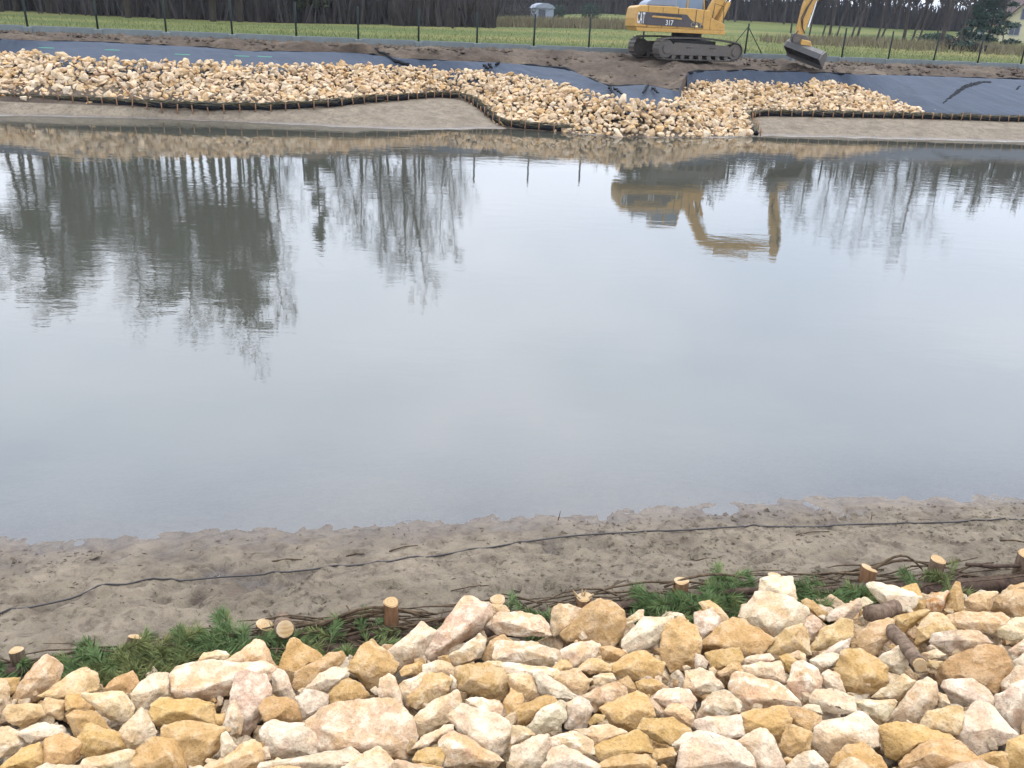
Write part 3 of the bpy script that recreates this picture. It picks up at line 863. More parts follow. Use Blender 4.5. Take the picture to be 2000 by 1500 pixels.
for i, (c, pp) in enumerate(recs):
    rr = random.Random(100 + i)
    cx = sum(p[0] for p in pp) / len(pp); cy = sum(p[1] for p in pp) / len(pp)
    ctr = ray_rip(cx, cy)
    dist = (ctr - EYE).length
    vd = (ctr - EYE).normalized()
    def at_px(x, y, off):                 # a point seen at (x, y), off metres in front of the stone's middle
        r = ray(x, y).normalized()
        t = (dist - off) / r.dot(vd)
        return EYE + r * t - ctr
    area = 0.5 * abs(sum(pp[k][0] * pp[(k+1) % len(pp)][1] - pp[(k+1) % len(pp)][0] * pp[k][1] for k in range(len(pp))))
    size = math.sqrt(area) / px_scale(ctr)
    grow = 1.10
    pts = []
    hh = max(p[1] for p in pp) - min(p[1] for p in pp)
    for x, y in pp:
        gx, gy = cx + (x - cx) * grow, cy + (y - cy) * grow
        rel = (y - cy) / (hh + 1e-6)      # upper outline lies farther back, lower one nearer
        pts.append(at_px(gx, gy, size * (0.30 * rel + rr.uniform(-0.10, 0.10))))
    nf = rr.choice((2, 3, 3, 4))
    ang = rr.uniform(0, 6.28)
    for k in range(nf):
        a = ang + k * 6.283 / nf + rr.uniform(-.5, .5)
        j = rr.choice(pp)
        x = cx + (j[0] - cx) * rr.uniform(0.25, 0.62); y = cy + (j[1] - cy) * rr.uniform(0.25, 0.6) + hh * rr.uniform(0.02, 0.16)
        pts.append(at_px(x, y, size * rr.uniform(0.26, 0.44)))
    for k in range(6):
        j = pp[(k * len(pp)) // 6]
        s = rr.uniform(0.45, 0.85)
        pts.append(at_px(cx + (j[0] - cx) * s, cy + (j[1] - cy) * s, -size * rr.uniform(0.3, 0.6)))
    me = rock_from_points(pts, size, i)
    o = link('stone', me, M_STONE, loc=ctr, label=LABEL[i], cat='stone', group='limestone blocks of the near bank')
    t = TINT[c]; j = rr.uniform(0.80, 1.06)
    o.color = (min(.9, t[0] * j), min(.9, t[1] * j * rr.uniform(.96, 1.04)), min(.9, t[2] * j * rr.uniform(.9, 1.08)), min(1, MOTT[c] * rr.uniform(.7, 1.2)))

# rubble that fills the heap below and beside those stones, and the far bank
def rock_variants(n, fine, seed):
    out = []
    for k in range(n):
        rr = random.Random(seed + k)
        ax = (rr.uniform(0.75, 1.25), rr.uniform(0.6, 1.0), rr.uniform(0.45, 0.8))
        pts = []
        for _ in range(13):
            v = Vector((rr.gauss(0, 1), rr.gauss(0, 1), rr.gauss(0, 1))).normalized()
            m = max(abs(v.x), abs(v.y), abs(v.z))
            v = v * (0.45 + 0.55 * (1 / m) * 0.62)
            pts.append(Vector((v.x * ax[0], v.y * ax[1], v.z * ax[2])) * 0.5)
        me = rock_from_points(pts, 0.8, seed + k, fine)
        out.append((me, [v.co.copy() for v in me.vertices], [tuple(p.vertices) for p in me.polygons]))
    return out
NEARROCK = rock_variants(6, True, 500)
FARROCK = rock_variants(14, False, 700)
def rand_tint(rr):
    c = rr.choice('wwppcccttoog')
    t = TINT[c]; j = rr.uniform(0.66, 1.04)
    return tuple(min(.9, a * j) for a in t), c
rub = MB()
def put_rubble(var, pos, size, rr, tint):
    _, vv, ff = rr.choice(var)
    R = Matrix.Rotation(rr.uniform(0, 6.28), 3, 'Z') @ Matrix.Rotation(rr.gauss(0, .5), 3, 'X') @ Matrix.Rotation(rr.gauss(0, .5), 3, 'Y')
    rub.add([pos + (R @ v) * size for v in vv], ff, tint)
rr = random.Random(5)
yy = 0.4
for gx in np.arange(-4.4, 5.4, 0.125):
    ytop = float(peg_y(gx)) - 0.27
    for gy_ in np.arange(0.2, ytop, 0.135):
        x = gx + rr.uniform(-.06, .06); y = gy_ + rr.uniform(-.06, .06)
        p = Vector((x, y, rip_z(x, y)))
        q = p - EYE; w = q.dot(fw)
        ix, iy = CX + FPX * q.dot(cR) / w, CY - FPX * q.dot(cU) / w
        inside = w > 0 and -25 < ix < 2025 and iy < 1510
        if inside:
            p.z -= 0.125 + rr.uniform(0, .03); put_rubble(NEARROCK, p, rr.uniform(0.17, 0.26), rr, rand_tint(rr)[0])
        elif rr.random() < 0.42:
            p.z -= 0.05; put_rubble(NEARROCK, p, rr.uniform(0.24, 0.42), rr, rand_tint(rr)[0])

# chips and fines caught between the blocks
CHIP = rock_variants(5, False, 900)
for _ in range(900):
    x = rr.uniform(-3.4, 4.4); y = rr.uniform(1.6, float(peg_y(x)) - .40)
    put_rubble(CHIP, Vector((x, y, rip_z(x, y) - .05 + rr.uniform(-.02, .03))), rr.uniform(.035, .10), rr, rand_tint(rr)[0])
# far bank
fars = []
for gx in np.arange(-30, 16.2, 0.15):
    sy_, fy_, fz_, ry_, rz_, gy_, gz_, ny_ = [float(a) for a in far_profile(gx)]
    n = max(0, int((math.hypot(ry_ - fy_, rz_ - fz_)) / 0.13 + 0.5))
    if ry_ - fy_ < 0.22: continue
    for k in range(n + 1):
        u = (k + rr.uniform(-.4, .4)) / max(n, 1)
        u = min(1.04, max(0.0, u))
        x = gx + rr.uniform(-.1, .1)
        y = fy_ + (0.23 if fz_ > .12 else .04) + (ry_ - fy_ - .19) * u; z = fz_ + (rz_ - fz_) * u
        fars.append((Vector((x, y, z + rr.uniform(-.05, .05) + (.10 if x > 11.5 else 0))), rr.choice((.16, .2, .24, .28, .32, .36, .46)) * rr.uniform(.85, 1.1)))
# a few that rolled over the edge or lie loose
for px_, py_, z_ in ((332,105,1.62),(345,102,1.7),(1795,190,.85),(1812,195,.8),(1770,198,.75),(1790,205,.7),(1487,220,.4),(1629,228,.3)):
    p = on_z(px_, py_, z_); fars.append((p, .3))
def seen_size(it):
    return it[1] * px_scale(it[0])
cand = sorted(range(len(fars)), key=lambda k: -seen_size(fars[k]) if abs(fars[k][0].x) < 17 else 0)
single = set(cand[:110])
FARLAB = {'w': 'pale off-white', 'p': 'pinkish cream', 'c': 'cream', 't': 'sandy yellow', 'o': 'ochre', 'g': 'greyish cream'}
nfar = {}
for k, (p, s) in sorted(enumerate(fars), key=lambda q: q[1][0].x):
    t, c = rand_tint(rr)
    t = tuple(min(.9, a * 1.02) for a in t)
    if k in single:
        me = rr.choice(FARROCK)[0]
        part = 'left part' if p.x < -5 else ('middle bulge' if p.x < 6.5 else 'right part')
        nfar[c, part] = nfar.get((c, part), 0) + 1
        o = link('stone', me, M_STONE, loc=p, label=f'larger {FARLAB[c]} stone of the far riprap, {part}, {ordinal(nfar[c, part])} such from left', cat='stone', group='larger stones of the far riprap')
        o.rotation_euler = (rr.gauss(0, .5), rr.gauss(0, .5), rr.uniform(0, 6.28)); o.scale = (s * 1.15,) * 3
        o.color = (*t, MOTT[c] * .6)
    else:
        put_rubble(FARROCK, p, s, rr, t)
rub.build('riprap_rubble', M_RUBBLE, smooth=False, kind='stuff', label='smaller pale limestone rubble heaped on both banks', cat='rubble')
print('stones', len(recs), 'far', len(fars), 'rubble tris', len(rub.f))

def path_px(pts):
    return [on_z(x, y, z) for x, y, z in pts]
def resample(pts, step):
    out = [pts[0].copy()]; acc = 0
    for a, b in zip(pts, pts[1:]):
        L = (b - a).length; d = step - acc
        while d <= L:
            out.append(a.lerp(b, d / L)); d += step
        acc = (acc + L) % step
    return out
def smooth_path(pts, it=2):
    for _ in range(it):
        q = [pts[0]]
        for a, b in zip(pts, pts[1:]): q += [a.lerp(b, .25), a.lerp(b, .75)]
        pts = q + [pts[-1]]
    return pts
# ------------------------------------------------------------------ geotextile sheets on the far bank
def sheet(name, x0, x1, label, seed, right=False):
    X = np.arange(x0, x1 + 1e-6, 0.07)
    sy, fy, fz, ry, rz, gy, gz, ny = far_profile(X)
    n = 26
    t = np.linspace(0, 1, n)[:, None]
    by, bz = ry - 0.45, rz - 0.38
    if right:
        k = np.clip((X - 14.6) / 1.6, 0, 1)
        by = by * (1 - k) + (fy + 0.02) * k; bz = bz * (1 - k) + (fz + 0.10) * k
    Y = by + (gy + 0.03 - by) * t; Z = bz + (gz - bz) * t
    XX = np.broadcast_to(X, Y.shape).copy()
    wr = 0.03 * fbm(XX, Y * 1.4, 0.9, 3, seed) + 0.06 * np.abs(fbm(XX * 1.3 + Y * 0.9, Y * 0.35, 1.7, 3, seed + 2))
    Z = Z + 0.07 + wr * np.minimum(1, (1 - t) * 5 + .25)
    Z[-1] -= 0.05; Z[0] -= .08
    # pulled-in folds along the upper hem
    YY = Y + 0.10 * fbm(XX, XX * 0, 1.1, 3, seed + 4) * t
    me = grid_mesh(name, XX, YY, Z, M_CLOTH)
    o = link(name, me, label=label, cat='geotextile')
    return o
sh1 = sheet('geotextile_sheet', -30, 5.55, 'long slate-blue geotextile sheet along the top of the left riprap, with green marks', 21)
sh2 = sheet('geotextile_sheet', 5.95, 34, 'broad slate-blue geotextile sheet on the right-hand bank, creased and half uncovered', 33, True)
def rod(name, pts, r, mat, parent, n=6, **kw):
    return MB().tube(pts, r, n).build(name, mat, parent, smooth=True, **kw)
def sheet_pt(px, py, z):
    p = on_z(px, py, z); return p
def sheet_z(x, y):
    a = [float(q) for q in far_profile(x)]
    return float(np.interp(y, [a[1] + .02, a[5] + .03], [a[2] + .10, a[6]])) + .08
# raised folds of the cloth, coloured black for the shade in the creases
def shaded_fold(parent, a, b, w, seed):
    rr = random.Random(seed)
    pts = []; rs = []
    for k in range(9):
        u = k / 8
        p = a.lerp(b, u)
        p.z = max(far_z(p.x, p.y) + 0.09, sheet_z(p.x, p.y) - .02) if b.x > 13 else max(p.z, far_z(p.x, p.y) + 0.09)
        pts.append(p + Vector((rr.gauss(0, .045 if b.x > 13 else .02), rr.gauss(0, .03), rr.gauss(0, .012)))); rs.append(w * (0.35 + 0.9 * math.sin(math.pi * (0.12 + 0.8 * u))))
    MB().tube(pts, rs, 5).build('shaded_fold', M_WRAP, parent, smooth=True)
from mathutils.bvhtree import BVHTree
_bvh = BVHTree.FromPolygons([v.co.copy() for v in sh2.data.vertices], [tuple(p.vertices) for p in sh2.data.polygons])
def pleat(px_pts, w, h, seed):
    """a standing pleat that follows the cloth: a low uneven ridge"""
    rr = random.Random(seed); C = []
    pts = [on_z(*q) for q in px_pts]
    P = resample(smooth_path(pts, 2), .09)
    for p in P:
        q = p + Vector((rr.gauss(0, .018), rr.gauss(0, .018), 0))
        hit = _bvh.ray_cast(Vector((q.x, q.y, 5)), Vector((0, 0, -1)))[0]
        if hit is not None: C.append(hit)
    v = []; f = []
    for k, c in enumerate(C):
        u = k / max(1, len(C) - 1); s_ = (.25 + 1.0 * math.sin(math.pi * min(1, .15 + .8 * (1 - u)))) * rr.uniform(.75, 1.2)
        t = (C[min(k + 1, len(C) - 1)] - C[max(k - 1, 0)]).normalized(); n = Vector((-t.y, t.x, 0)).normalized()
        lean = n * (w * .35 * s_)
        v += [c - n * w * s_ - Vector((0, 0, .02)), c + lean + Vector((0, 0, h * s_)), c + n * w * .7 * s_ - Vector((0, 0, .02))]
    for k in range(len(C) - 1):
        a = 3 * k; f += [(a, a + 1, a + 4, a + 3), (a + 1, a + 2, a + 5, a + 4)]
    MB().add(v, f).build('shaded_fold', M_WRAP, sh2, smooth=False)  # black colour stands in for the shadowed gap of the crease
pleat(((1838,218,.62),(1868,206,.74),(1890,192,1.0),(1912,178,1.28),(1936,165,1.57)), .085, .06, 1)
pleat(((1884,200,.85),(1886,192,1.0),(1893,184,1.15)), .04, .04, 2)
pleat(((1975,214,.62),(1980,204,.8),(1986,198,.92)), .04, .035, 3)
for a, b in (((770,119,1.72),(800,128,1.58)),((735,108,1.82),(800,126,1.6)),((955,124,1.72),(962,136,1.52)),((975,125,1.7),(968,134,1.54)),((945,126,1.68),(955,137,1.5))): shaded_fold(sh1, on_z(*a), on_z(*b), 0.05, 5)
for a, b in (((1189,170,1.3),(1196,190,1.06)),((1197,174,1.25),(1215,192,1.05)),((1266,168,1.34),(1255,190,1.08)),((1272,172,1.3),(1285,190,1.08))): shaded_fold(sh1, on_z(*a), on_z(*b), 0.035, 6)
# hem, rolled over the edge
for sh, xa, xb in ((sh1, -30, 5.5), (sh2, 6.1, 34)):
    pts = []; rs = []; rr2 = random.Random(int(xa * 10))
    for x in np.arange(xa, xb, 0.3):
        a = far_profile(x); y = float(a[5]) + 0.04
        pts.append((x, y + rr2.gauss(0, .03), float(a[6]) + 0.03 + rr2.gauss(0, .02))); rs.append(0.02 + 0.06 * max(0, float(fbm(x, 3.0, 0.55, 3, 8))) * 2)
    MB().tube(pts, rs, 5).build('hem', M_WRAP, sh, smooth=True)
for px_, py_ in ((92,101),(220,105),(357,114),(473,117),(517,118)):
    p = on_z(px_, py_, 1.72)
    p.z = max(p.z, far_z(p.x, p.y)) + 0.12
    MB().box((-.24, -.05, -.006), (.24, .05, .006)).build('paint_mark', M_GREENMARK, sh1, loc=p)

# ------------------------------------------------------------------ far brushwood rolls and their pegs
def far_roll(label, pts, r, peg_step, peg_label, seed, green):
    rr = random.Random(seed)
    P = resample(smooth_path(pts), 0.16)
    root = empty('brushwood_roll', P[0], label=label, cat='fascine')
    inv = -P[0]
    mb = MB()
    rs = [r * (0.62 + 0.8 * abs(float(fbm(i * .16, 1.0, 1.6, 3, seed, .7)))) for i in range(len(P))]
    mb.tube([p + inv + Vector((0, 0, r * 0.75 + rr.gauss(0, .012))) for p in P], rs, 9)
    mb.build('cloth_wrap', M_WRAP, root, smooth=True)
    tw = MB()
    for k in range(int(len(P) * 11)):
        i = rr.randrange(len(P) - 1)
        d = (P[i + 1] - P[i]).normalized()
        a = P[i] + inv + Vector((rr.gauss(0, .03), rr.uniform(-.10, .14), r * rr.uniform(1.0, 1.75)))
        L = rr.uniform(.25, .7)
        b = a + d * L + Vector((rr.gauss(0, .05), rr.gauss(0, .05), rr.gauss(0.0, .05)))
        tw.tube([a, (a + b) / 2 + Vector((0, 0, rr.uniform(0, .04))), b], [.013, .012, .005], 3, False)
    tw.build('brushwood', M_BRUSH, root, kind='stuff')
    Q = resample(smooth_path(pts), peg_step); npeg = 0
    for k, p in enumerate(Q):
        if p.x < -19 or p.x > 27: continue
        h = rr.uniform(.26, .38); a = rr.gauss(0, .022); b = rr.gauss(0, .022)
        side = Vector((0, -1, 0))
        if k + 1 < len(Q):
            t = (Q[k + 1] - p).normalized(); side = Vector((t.y, -t.x, 0)).normalized()
            if side.y > 0.3: side = -side
        bpos = p + side * (r + .045)
        bpos.z = far_z(bpos.x, bpos.y) - .06
        tops.append(bpos); npeg += 1
        m = MB().tube([(0, 0, 0), (a * .5, b * .5, h * .5), (a, b, h)], [.019, .019, .017], 7)
        o = m.build('wooden_peg', M_PEGBARK, None, smooth=True, loc=bpos, label=f'{peg_label}, {ordinal(npeg)} peg from its left end', cat='peg', group='pegs of the ' + ('left' if 'left' in peg_label else 'right') + ' far roll')
tops = []
far_roll('dark brushwood roll winding along the left far shore behind the sandy spit', path_px([(-260,182,.28),(0,195,.30),(120,201,.30),(250,207,.30),(350,212,.30),(460,215,.30),(540,214,.32),(600,211,.36),(660,207,.42),(700,202,.47),(760,197,.52),(800,194,.54),(850,191,.53),(885,191,.52),(910,196,.47),(930,206,.40),(948,220,.26),(962,234,.13),(980,246,.04),(1030,252,.02),(1100,258,0.0)]), 0.11, .47, 'thin wooden peg holding the left far brushwood roll', 3, False)
far_roll('black cloth-wrapped brushwood roll along the right far shore', path_px([(1476,266,.0),(1470,254,.08),(1458,236,.26),(1462,229,.32),(1490,226,.36),(1520,227,.38),(1600,228,.4),(1750,231,.42),(1900,235,.42),(2000,238,.42),(2250,246,.42)]), 0.11, .42, 'thin wooden peg holding the right far brushwood roll', 4, False)
for (a, b, r, lab) in (((185,178,.62),(231,196,.34),.022,'pale stick leaning on the left far brushwood roll'), ((214,203,.2),(266,212,.22),.022,'reddish stick lying on the sand below the left far roll'), ((-20,190,.30),(62,199,.24),.018,'brown stick lying by the left edge below the far roll')):
    p, q = on_z(*a), on_z(*b)
    p.z = max(p.z, far_z(p.x, p.y) + .02); q.z = max(q.z, far_z(q.x, q.y) + .02)
    MB().tube([Vector((0, 0, 0)), (q - p) * .5 + Vector((0, 0, .02)), q - p], [r, r, r * .7], 6).build('wooden_stick', M_PEGBARK, None, smooth=True, loc=p, label=lab, cat='stick')

# ------------------------------------------------------------------ fence under construction: posts and concrete plinth boards
fence = empty('fence', (FX0, FY0, 2.12), label='row of dark green fence posts on grey concrete plinth boards behind the bank', cat='fence')
pm = MB().tube([(0, 0, -.1), (0, 0, 1.48)], .040, 8).mesh('post', M_POST, True)
fm = MB().box((-.16, -.09, -.06), (.16, .07, .24)).mesh('post_footing', M_CONC); bevel_mesh(fm, .03)
bm_ = MB().box((.10, -.03, -.12), (math.hypot(FDX, FDY) - .10, .03, .25)).mesh('plinth_board', M_CONC); bevel_mesh(bm_, .012, 1)
fa = math.atan2(FDY, FDX)
for n in range(-16, 17):
    r1 = random.Random(n + 50)
    o = link('post', pm, parent=fence, loc=(n * FDX, n * FDY, r1.uniform(-.03, .02))); o.rotation_euler = (r1.gauss(0, .008), r1.gauss(0, .01), 0)
    f = link('post_footing', fm, parent=fence, loc=(n * FDX, n * FDY, r1.uniform(-.05, .0))); f.rotation_euler = (0, 0, fa)
    b = link('plinth_board', bm_, parent=fence, loc=(n * FDX, n * FDY, 0)); b.rotation_euler = (r1.gauss(0, .02), 0, fa)
for s in (-1, 1):
    MB().tube([(4 * FDX, 4 * FDY, 1.36), (4 * FDX + s * 1.0, 4 * FDY + s * .24, 0.02)], .021, 6).build('brace', M_POST, fence, smooth=True)

# ------------------------------------------------------------------ the excavator
EX = on_y(1337, 101, 38.1); EX.z = 2.10
exc = empty('excavator', EX, label='yellow crawler excavator with dark side stripe on the far earth bank', cat='excavator')
UY = rad(23)
Mu = Matrix.Rotation(UY, 4, 'Z')
def track(yc):
    L, r0, r1, W = 2.02, .40, .36, .50
    path = []
    for k in range(13):
        a = math.pi / 2 + math.pi * k / 12; path.append((-L + r0 + r0 * math.cos(a), r0 + .02 + r0 * math.sin(a)))
    for k in range(1, 12): path.append((-L + r0 + (2 * L - r0 - r1) * k / 12, .02))
    for k in range(13):
        a = -math.pi / 2 + math.pi * k / 12; path.append((L - r1 + r1 * math.cos(a), r1 + .02 + r1 * math.sin(a)))
    for k in range(1, 12):
        u = k / 12; path.append((L - r1 - (2 * L - r0 - r1) * u, 2 * r1 + .02 + (2 * r0 - 2 * r1) * u + .07 * math.sin(math.pi * u)))
    P = resample([Vector((x, 0, z)) for x, z in path + [path[0]]], .155)
    pads = MB()
    cz = .42
    for a, b in zip(P, P[1:] + P[:1]):
        d = (b - a)
        if d.length < .05: continue
        d.normalize(); nrm = Vector((d.z, 0, -d.x))
        if nrm.dot(((a + b) / 2) - Vector((max(-1.5, min(1.5, a.x)), 0, cz))) < 0: nrm = -nrm
        c0 = (a + b) / 2
        M = Mu @ Matrix(((d.x, 0, nrm.x, c0.x), (0, 1, 0, yc), (d.z, 0, nrm.z, c0.z), (0, 0, 0, 1)))
        pads.box((-.068, -W / 2, -.03), (.068, W / 2, .0), M)
        pads.box((-.05, -W / 2, .0), (-.028, W / 2, .028), M)
    tr = pads.build('track_chain', M_STEEL, exc)
    fr = MB()
    fr.prism([(-1.45, .20), (1.55, .20), (1.6, .34), (1.3, .60), (-1.25, .66), (-1.5, .45)], yc - .20, yc + .20, Mu)
    fo = fr.build('track_frame', M_STEEL, exc)
    for x, z, r, nm in ((-L + r0, r0 + .02, r0 - .07, 'sprocket'), (L - r1, r1 + .02, r1 - .06, 'idler')):
        w = MB()
        w.tube([Mu @ Vector((x, yc - .19, z)), Mu @ Vector((x, yc + .19, z))], r, 20)
        w.tube([Mu @ Vector((x, yc - .235, z)), Mu @ Vector((x, yc + .235, z))], r * .55, 14)
        w.build(nm, M_STEEL, exc)
    for k in range(7):
        x = -1.25 + k * .42
        MB().tube([Mu @ Vector((x, yc - .17, .14)), Mu @ Vector((x, yc + .17, .14))], .095, 10).build('roller', M_STEEL, exc)
    for x in (-.55, .55):
        MB().box((x - .16, yc - .215, .46), (x + .16, yc - .19, .50), Mu).build('frame_bracket', M_BLACK, exc)
track(-1.0); track(1.0)
cf = MB(); cf.box((-.9, -.85, .35), (.9, .85, .75), Mu); cf.tube([(0, 0, .7), (0, 0, .88)], .72, 24); cf.build('undercarriage_frame', M_BLACK, exc)
MB().tube([(0, 0, .84), (0, 0, 1.02)], .62, 24).build('slew_ring', M_BLACK, exc)
HY_ = rad(3)
Mh = Matrix.Rotation(HY_, 4, 'Z')
def hpart(name, mb, mat, parent=exc, bev=.02, seg=2, smooth=False):
    me = mb.mesh(name, mat, smooth)
    if bev: bevel_mesh(me, bev, seg)
    me.transform(Mh)
    return link(name, me, parent=parent)
W = 1.22
hpart('turntable_deck', MB().prism([(-2.28, 1.02), (1.28, 1.02), (1.30, 1.16), (-2.36, 1.16)], -W, W), M_YELLOW, bev=.015)
# counterweight, engine housing and side doors
hpart('counterweight', MB().prism([(-2.40, 1.165), (-1.92, 1.165), (-1.92, 1.98), (-2.25, 1.98), (-2.36, 1.90), (-2.42, 1.5)], -W - .02, W + .02), M_YELLOW, bev=.05, seg=3)
hpart('engine_housing', MB().prism([(-1.915, 1.165), (-.70, 1.165), (-.70, 1.97), (-1.915, 1.97)], -W, W), M_YELLOW, bev=.025)
hpart('side_door', MB().prism([(-.694, 1.165), (.02, 1.165), (.02, 1.93), (-.694, 1.93)], -W, W), M_YELLOW, bev=.02)
hpart('tool_box', MB().prism([(.026, 1.165), (.62, 1.165), (.62, 1.88), (.026, 1.92)], -W, -.35), M_YELLOW, bev=.02)
hpart('front_deck', MB().prism([(.626, 1.165), (1.26, 1.165), (1.22, 1.42), (.626, 1.62)], -W + .02, -.40), M_YELLOW, bev=.02)
ys = -W - .024
hpart('dark_stripe', MB().prism([(-2.10, 1.27), (-.15, 1.24), (.16, 1.28), (-.20, 1.55), (-.35, 1.70), (-2.28, 1.74), (-2.34, 1.60), (-2.20, 1.32)], ys - .004, -W + .01), M_DARKPAINT, bev=0)
hpart('louvre_trim', MB().prism([(-1.76, 1.55), (-.55, 1.50), (-.55, 1.565), (-1.72, 1.615)], ys - .030, ys - .005), M_YELLOW, bev=.006, seg=1)
hpart('grille', MB().prism([(-1.60, 1.64), (-.55, 1.60), (-.55, 1.66), (-1.58, 1.70)], ys - .012, ys - .005), M_BLACK, bev=0)
for x in (-.70, -1.32, .023, .33):
    hpart('panel_seam', MB().box((x - .008, -W - .006, 1.19), (x + .008, -W + .03, 1.90)), M_BLACK, bev=0)
hpart('engine_cover', MB().prism([(-1.98, 1.975), (-.74, 1.975), (-.74, 2.26), (-1.70, 2.24), (-1.90, 2.12)], -.95, .95), M_GREYTOP, bev=.04)
hpart('exhaust_pipe', MB().tube([(-1.45, .3, 2.1), (-1.45, .3, 2.52), (-1.50, .3, 2.60)], .05, 10), M_STEEL, bev=0)
# cab on the far side of the boom
cab = empty('cab', (0, 0, 0)); cab.parent = exc
cx0, cx1, cy0, cy1, cz0, cz1 = -.66, .62, .12, 1.14, 1.17, 2.92
hpart('cab_base', MB().prism([(cx0, cz0), (cx1 + .10, cz0), (cx1 + .12, 1.75), (cx0, 1.75)], cy0, cy1), M_YELLOW, cab, .02)
hpart('cab_roof', MB().prism([(cx0 - .03, cz1 - .10), (cx1 - .05, cz1 - .10), (cx1 - .10, cz1), (cx0, cz1)], cy0 - .02, cy1 + .02), M_YELLOW, cab, .03)
for (a, b) in (((cx0 + .05), (cx0 + .05)), ((-.06), (-.06)), ((cx1 + .06), (cx1 - .10))):
    for y in (cy0 + .035, cy1 - .035):
        hpart('cab_pillar', MB().tube([(a, y, 1.74), (b, y, cz1 - .08)], .042, 4), M_YELLOW, cab, 0)
for y in (cy0 + .03, cy1 - .03):
    hpart('cab_window', MB().box((cx0 + .10, y - .006, 1.76), (-.10, y + .006, cz1 - .11)), M_GLASS, cab, 0)
    hpart('cab_window', MB().box((-.02, y - .006, 1.76), (cx1 - .04, y + .006, cz1 - .11)), M_GLASS, cab, 0)
hpart('windscreen', MB().prism([(cx1 + .07, 1.76), (cx1 + .082, 1.76), (cx1 - .088, cz1 - .11), (cx1 - .10, cz1 - .11)], cy0 + .06, cy1 - .06), M_GLASS, cab, 0)
hpart('rear_window', MB().box((cx0 + .03, cy0 + .08, 1.95), (cx0 + .04, cy1 - .08, cz1 - .12)), M_GLASS, cab, 0)
hpart('operator_seat', MB().box((-.45, .40, 1.76), (.05, .85, 1.95)).box((-.50, .40, 1.95), (-.36, .85, 2.5)), M_BLACK, cab, .03)
hpart('handrail', MB().tube([(.70, -W + .05, 1.62), (.74, -W + .05, 2.15), (1.10, -W + .05, 2.05), (1.18, -W + .05, 1.42)], .018, 6), M_BLACK, exc, 0)
# boom: foot, knee, horizontal upper part
def beam(name, prof, y0, y1, mat, parent=exc, bev=.02): return hpart(name, MB().prism(prof, y0, y1), mat, parent, bev)
boom = beam('boom', [(.66, 1.50), (.92, 1.42), (1.20, 1.95), (1.62, 2.75), (2.02, 3.25), (2.45, 3.36), (5.05, 3.42), (5.18, 3.58), (5.02, 3.72), (3.2, 3.86), (2.05, 3.84), (1.62, 3.62), (1.16, 2.85), (.80, 2.10), (.62, 1.72)], -.30, .10, M_YELLOW, bev=.03)
for y in (-.42, .22):
    cyl = hpart('boom_cylinder', MB().tube([(1.16, y, 1.30), (1.50, y, 2.25)], .085, 12), M_YELLOW, exc, 0)
    hpart('piston_rod', MB().tube([(1.50, y, 2.25), (1.80, y, 3.05)], .045, 10), M_CHROME, exc, 0)
hpart('stick_cylinder', MB().tube([(2.35, -.10, 3.98), (3.95, -.10, 4.08)], .085, 12), M_YELLOW, exc, 0)
hpart('piston_rod', MB().tube([(3.95, -.10, 4.08), (5.12, -.10, 4.10)], .045, 10), M_CHROME, exc, 0)
stick = beam('stick', [(5.00, 4.16), (5.26, 4.20), (5.32, 3.60), (5.10, 2.3), (4.80, 1.02), (4.62, .98), (4.55, 1.20), (4.64, 2.2), (4.92, 3.4)], -.25, .05, M_YELLOW, bev=.025)
hpart('bucket_cylinder', MB().tube([(5.34, -.1, 3.5), (5.18, -.1, 2.45)], .075, 12), M_YELLOW, exc, 0)
hpart('piston_rod', MB().tube([(5.18, -.1, 2.45), (5.02, -.1, 1.45)], .042, 10), M_CHROME, exc, 0)
for k, off in enumerate((0, .07)):
    hpart('hydraulic_hose', MB().tube([(5.22 + off, -.30, 3.6), (5.05, -.33, 2.7), (4.80 - off, -.33, 2.2 - off), (4.66 - off, -.32, 1.75), (4.72, -.31, 1.40), (4.86, -.30, 1.2)], .022, 6), M_HOSE, exc, 0)
hpart('hydraulic_hose', MB().tube([(4.58, -.28, 1.3), (4.36, -.30, 1.05), (4.40, -.28, .75), (4.52, -.26, .66)], .02, 6), M_HOSE, exc, 0)
# swivel coupler and ditch bucket
hpart('bucket_linkage', MB().prism([(4.42, 1.20), (4.95, 1.12), (5.10, .98), (4.98, .70), (4.62, .50), (4.44, .62), (4.40, .95)], -.30, .10), M_STEEL, exc, .03)
hpart('tilt_coupler', MB().prism([(4.74, .98), (5.12, .92), (5.22, .72), (4.92, .52), (4.70, .66)], -.42, .22), M_YELLOW, exc, .04)
hpart('pivot_pin', MB().tube([(4.82, -.52, .60), (4.82, .30, .60)], .10, 12), M_STEEL, exc, 0)
bk = empty('bucket', (0, 0, 0)); bk.parent = exc
outer = [(4.66, .58), (4.86, .74), (5.25, .78), (5.62, .66), (5.86, .40), (5.92, .06), (5.86, -.06)]
inner = [(5.82, -.02), (5.84, .08), (5.78, .36), (5.58, .58), (5.24, .70), (4.90, .66), (4.72, .54)]
Mb = Matrix.Translation((4.98, -.25, .42)) @ Matrix.Rotation(rad(20), 4, 'Y') @ Matrix.Translation((0, 0, -.42)) @ Matrix.Rotation(rad(58), 4, 'Z') @ Matrix.Translation((0, 0, .42)) @ Matrix.Rotation(rad(-22), 4, 'Y') @ Matrix.Translation((0, 0, -.42)) @ Matrix.Translation((-5.25, .15, .02))
hpart('bucket_shell', MB().prism(outer + inner, -.90, .60, Mb), M_BLACK, bk, 0)  # black all over, painting in the shade inside the open bucket
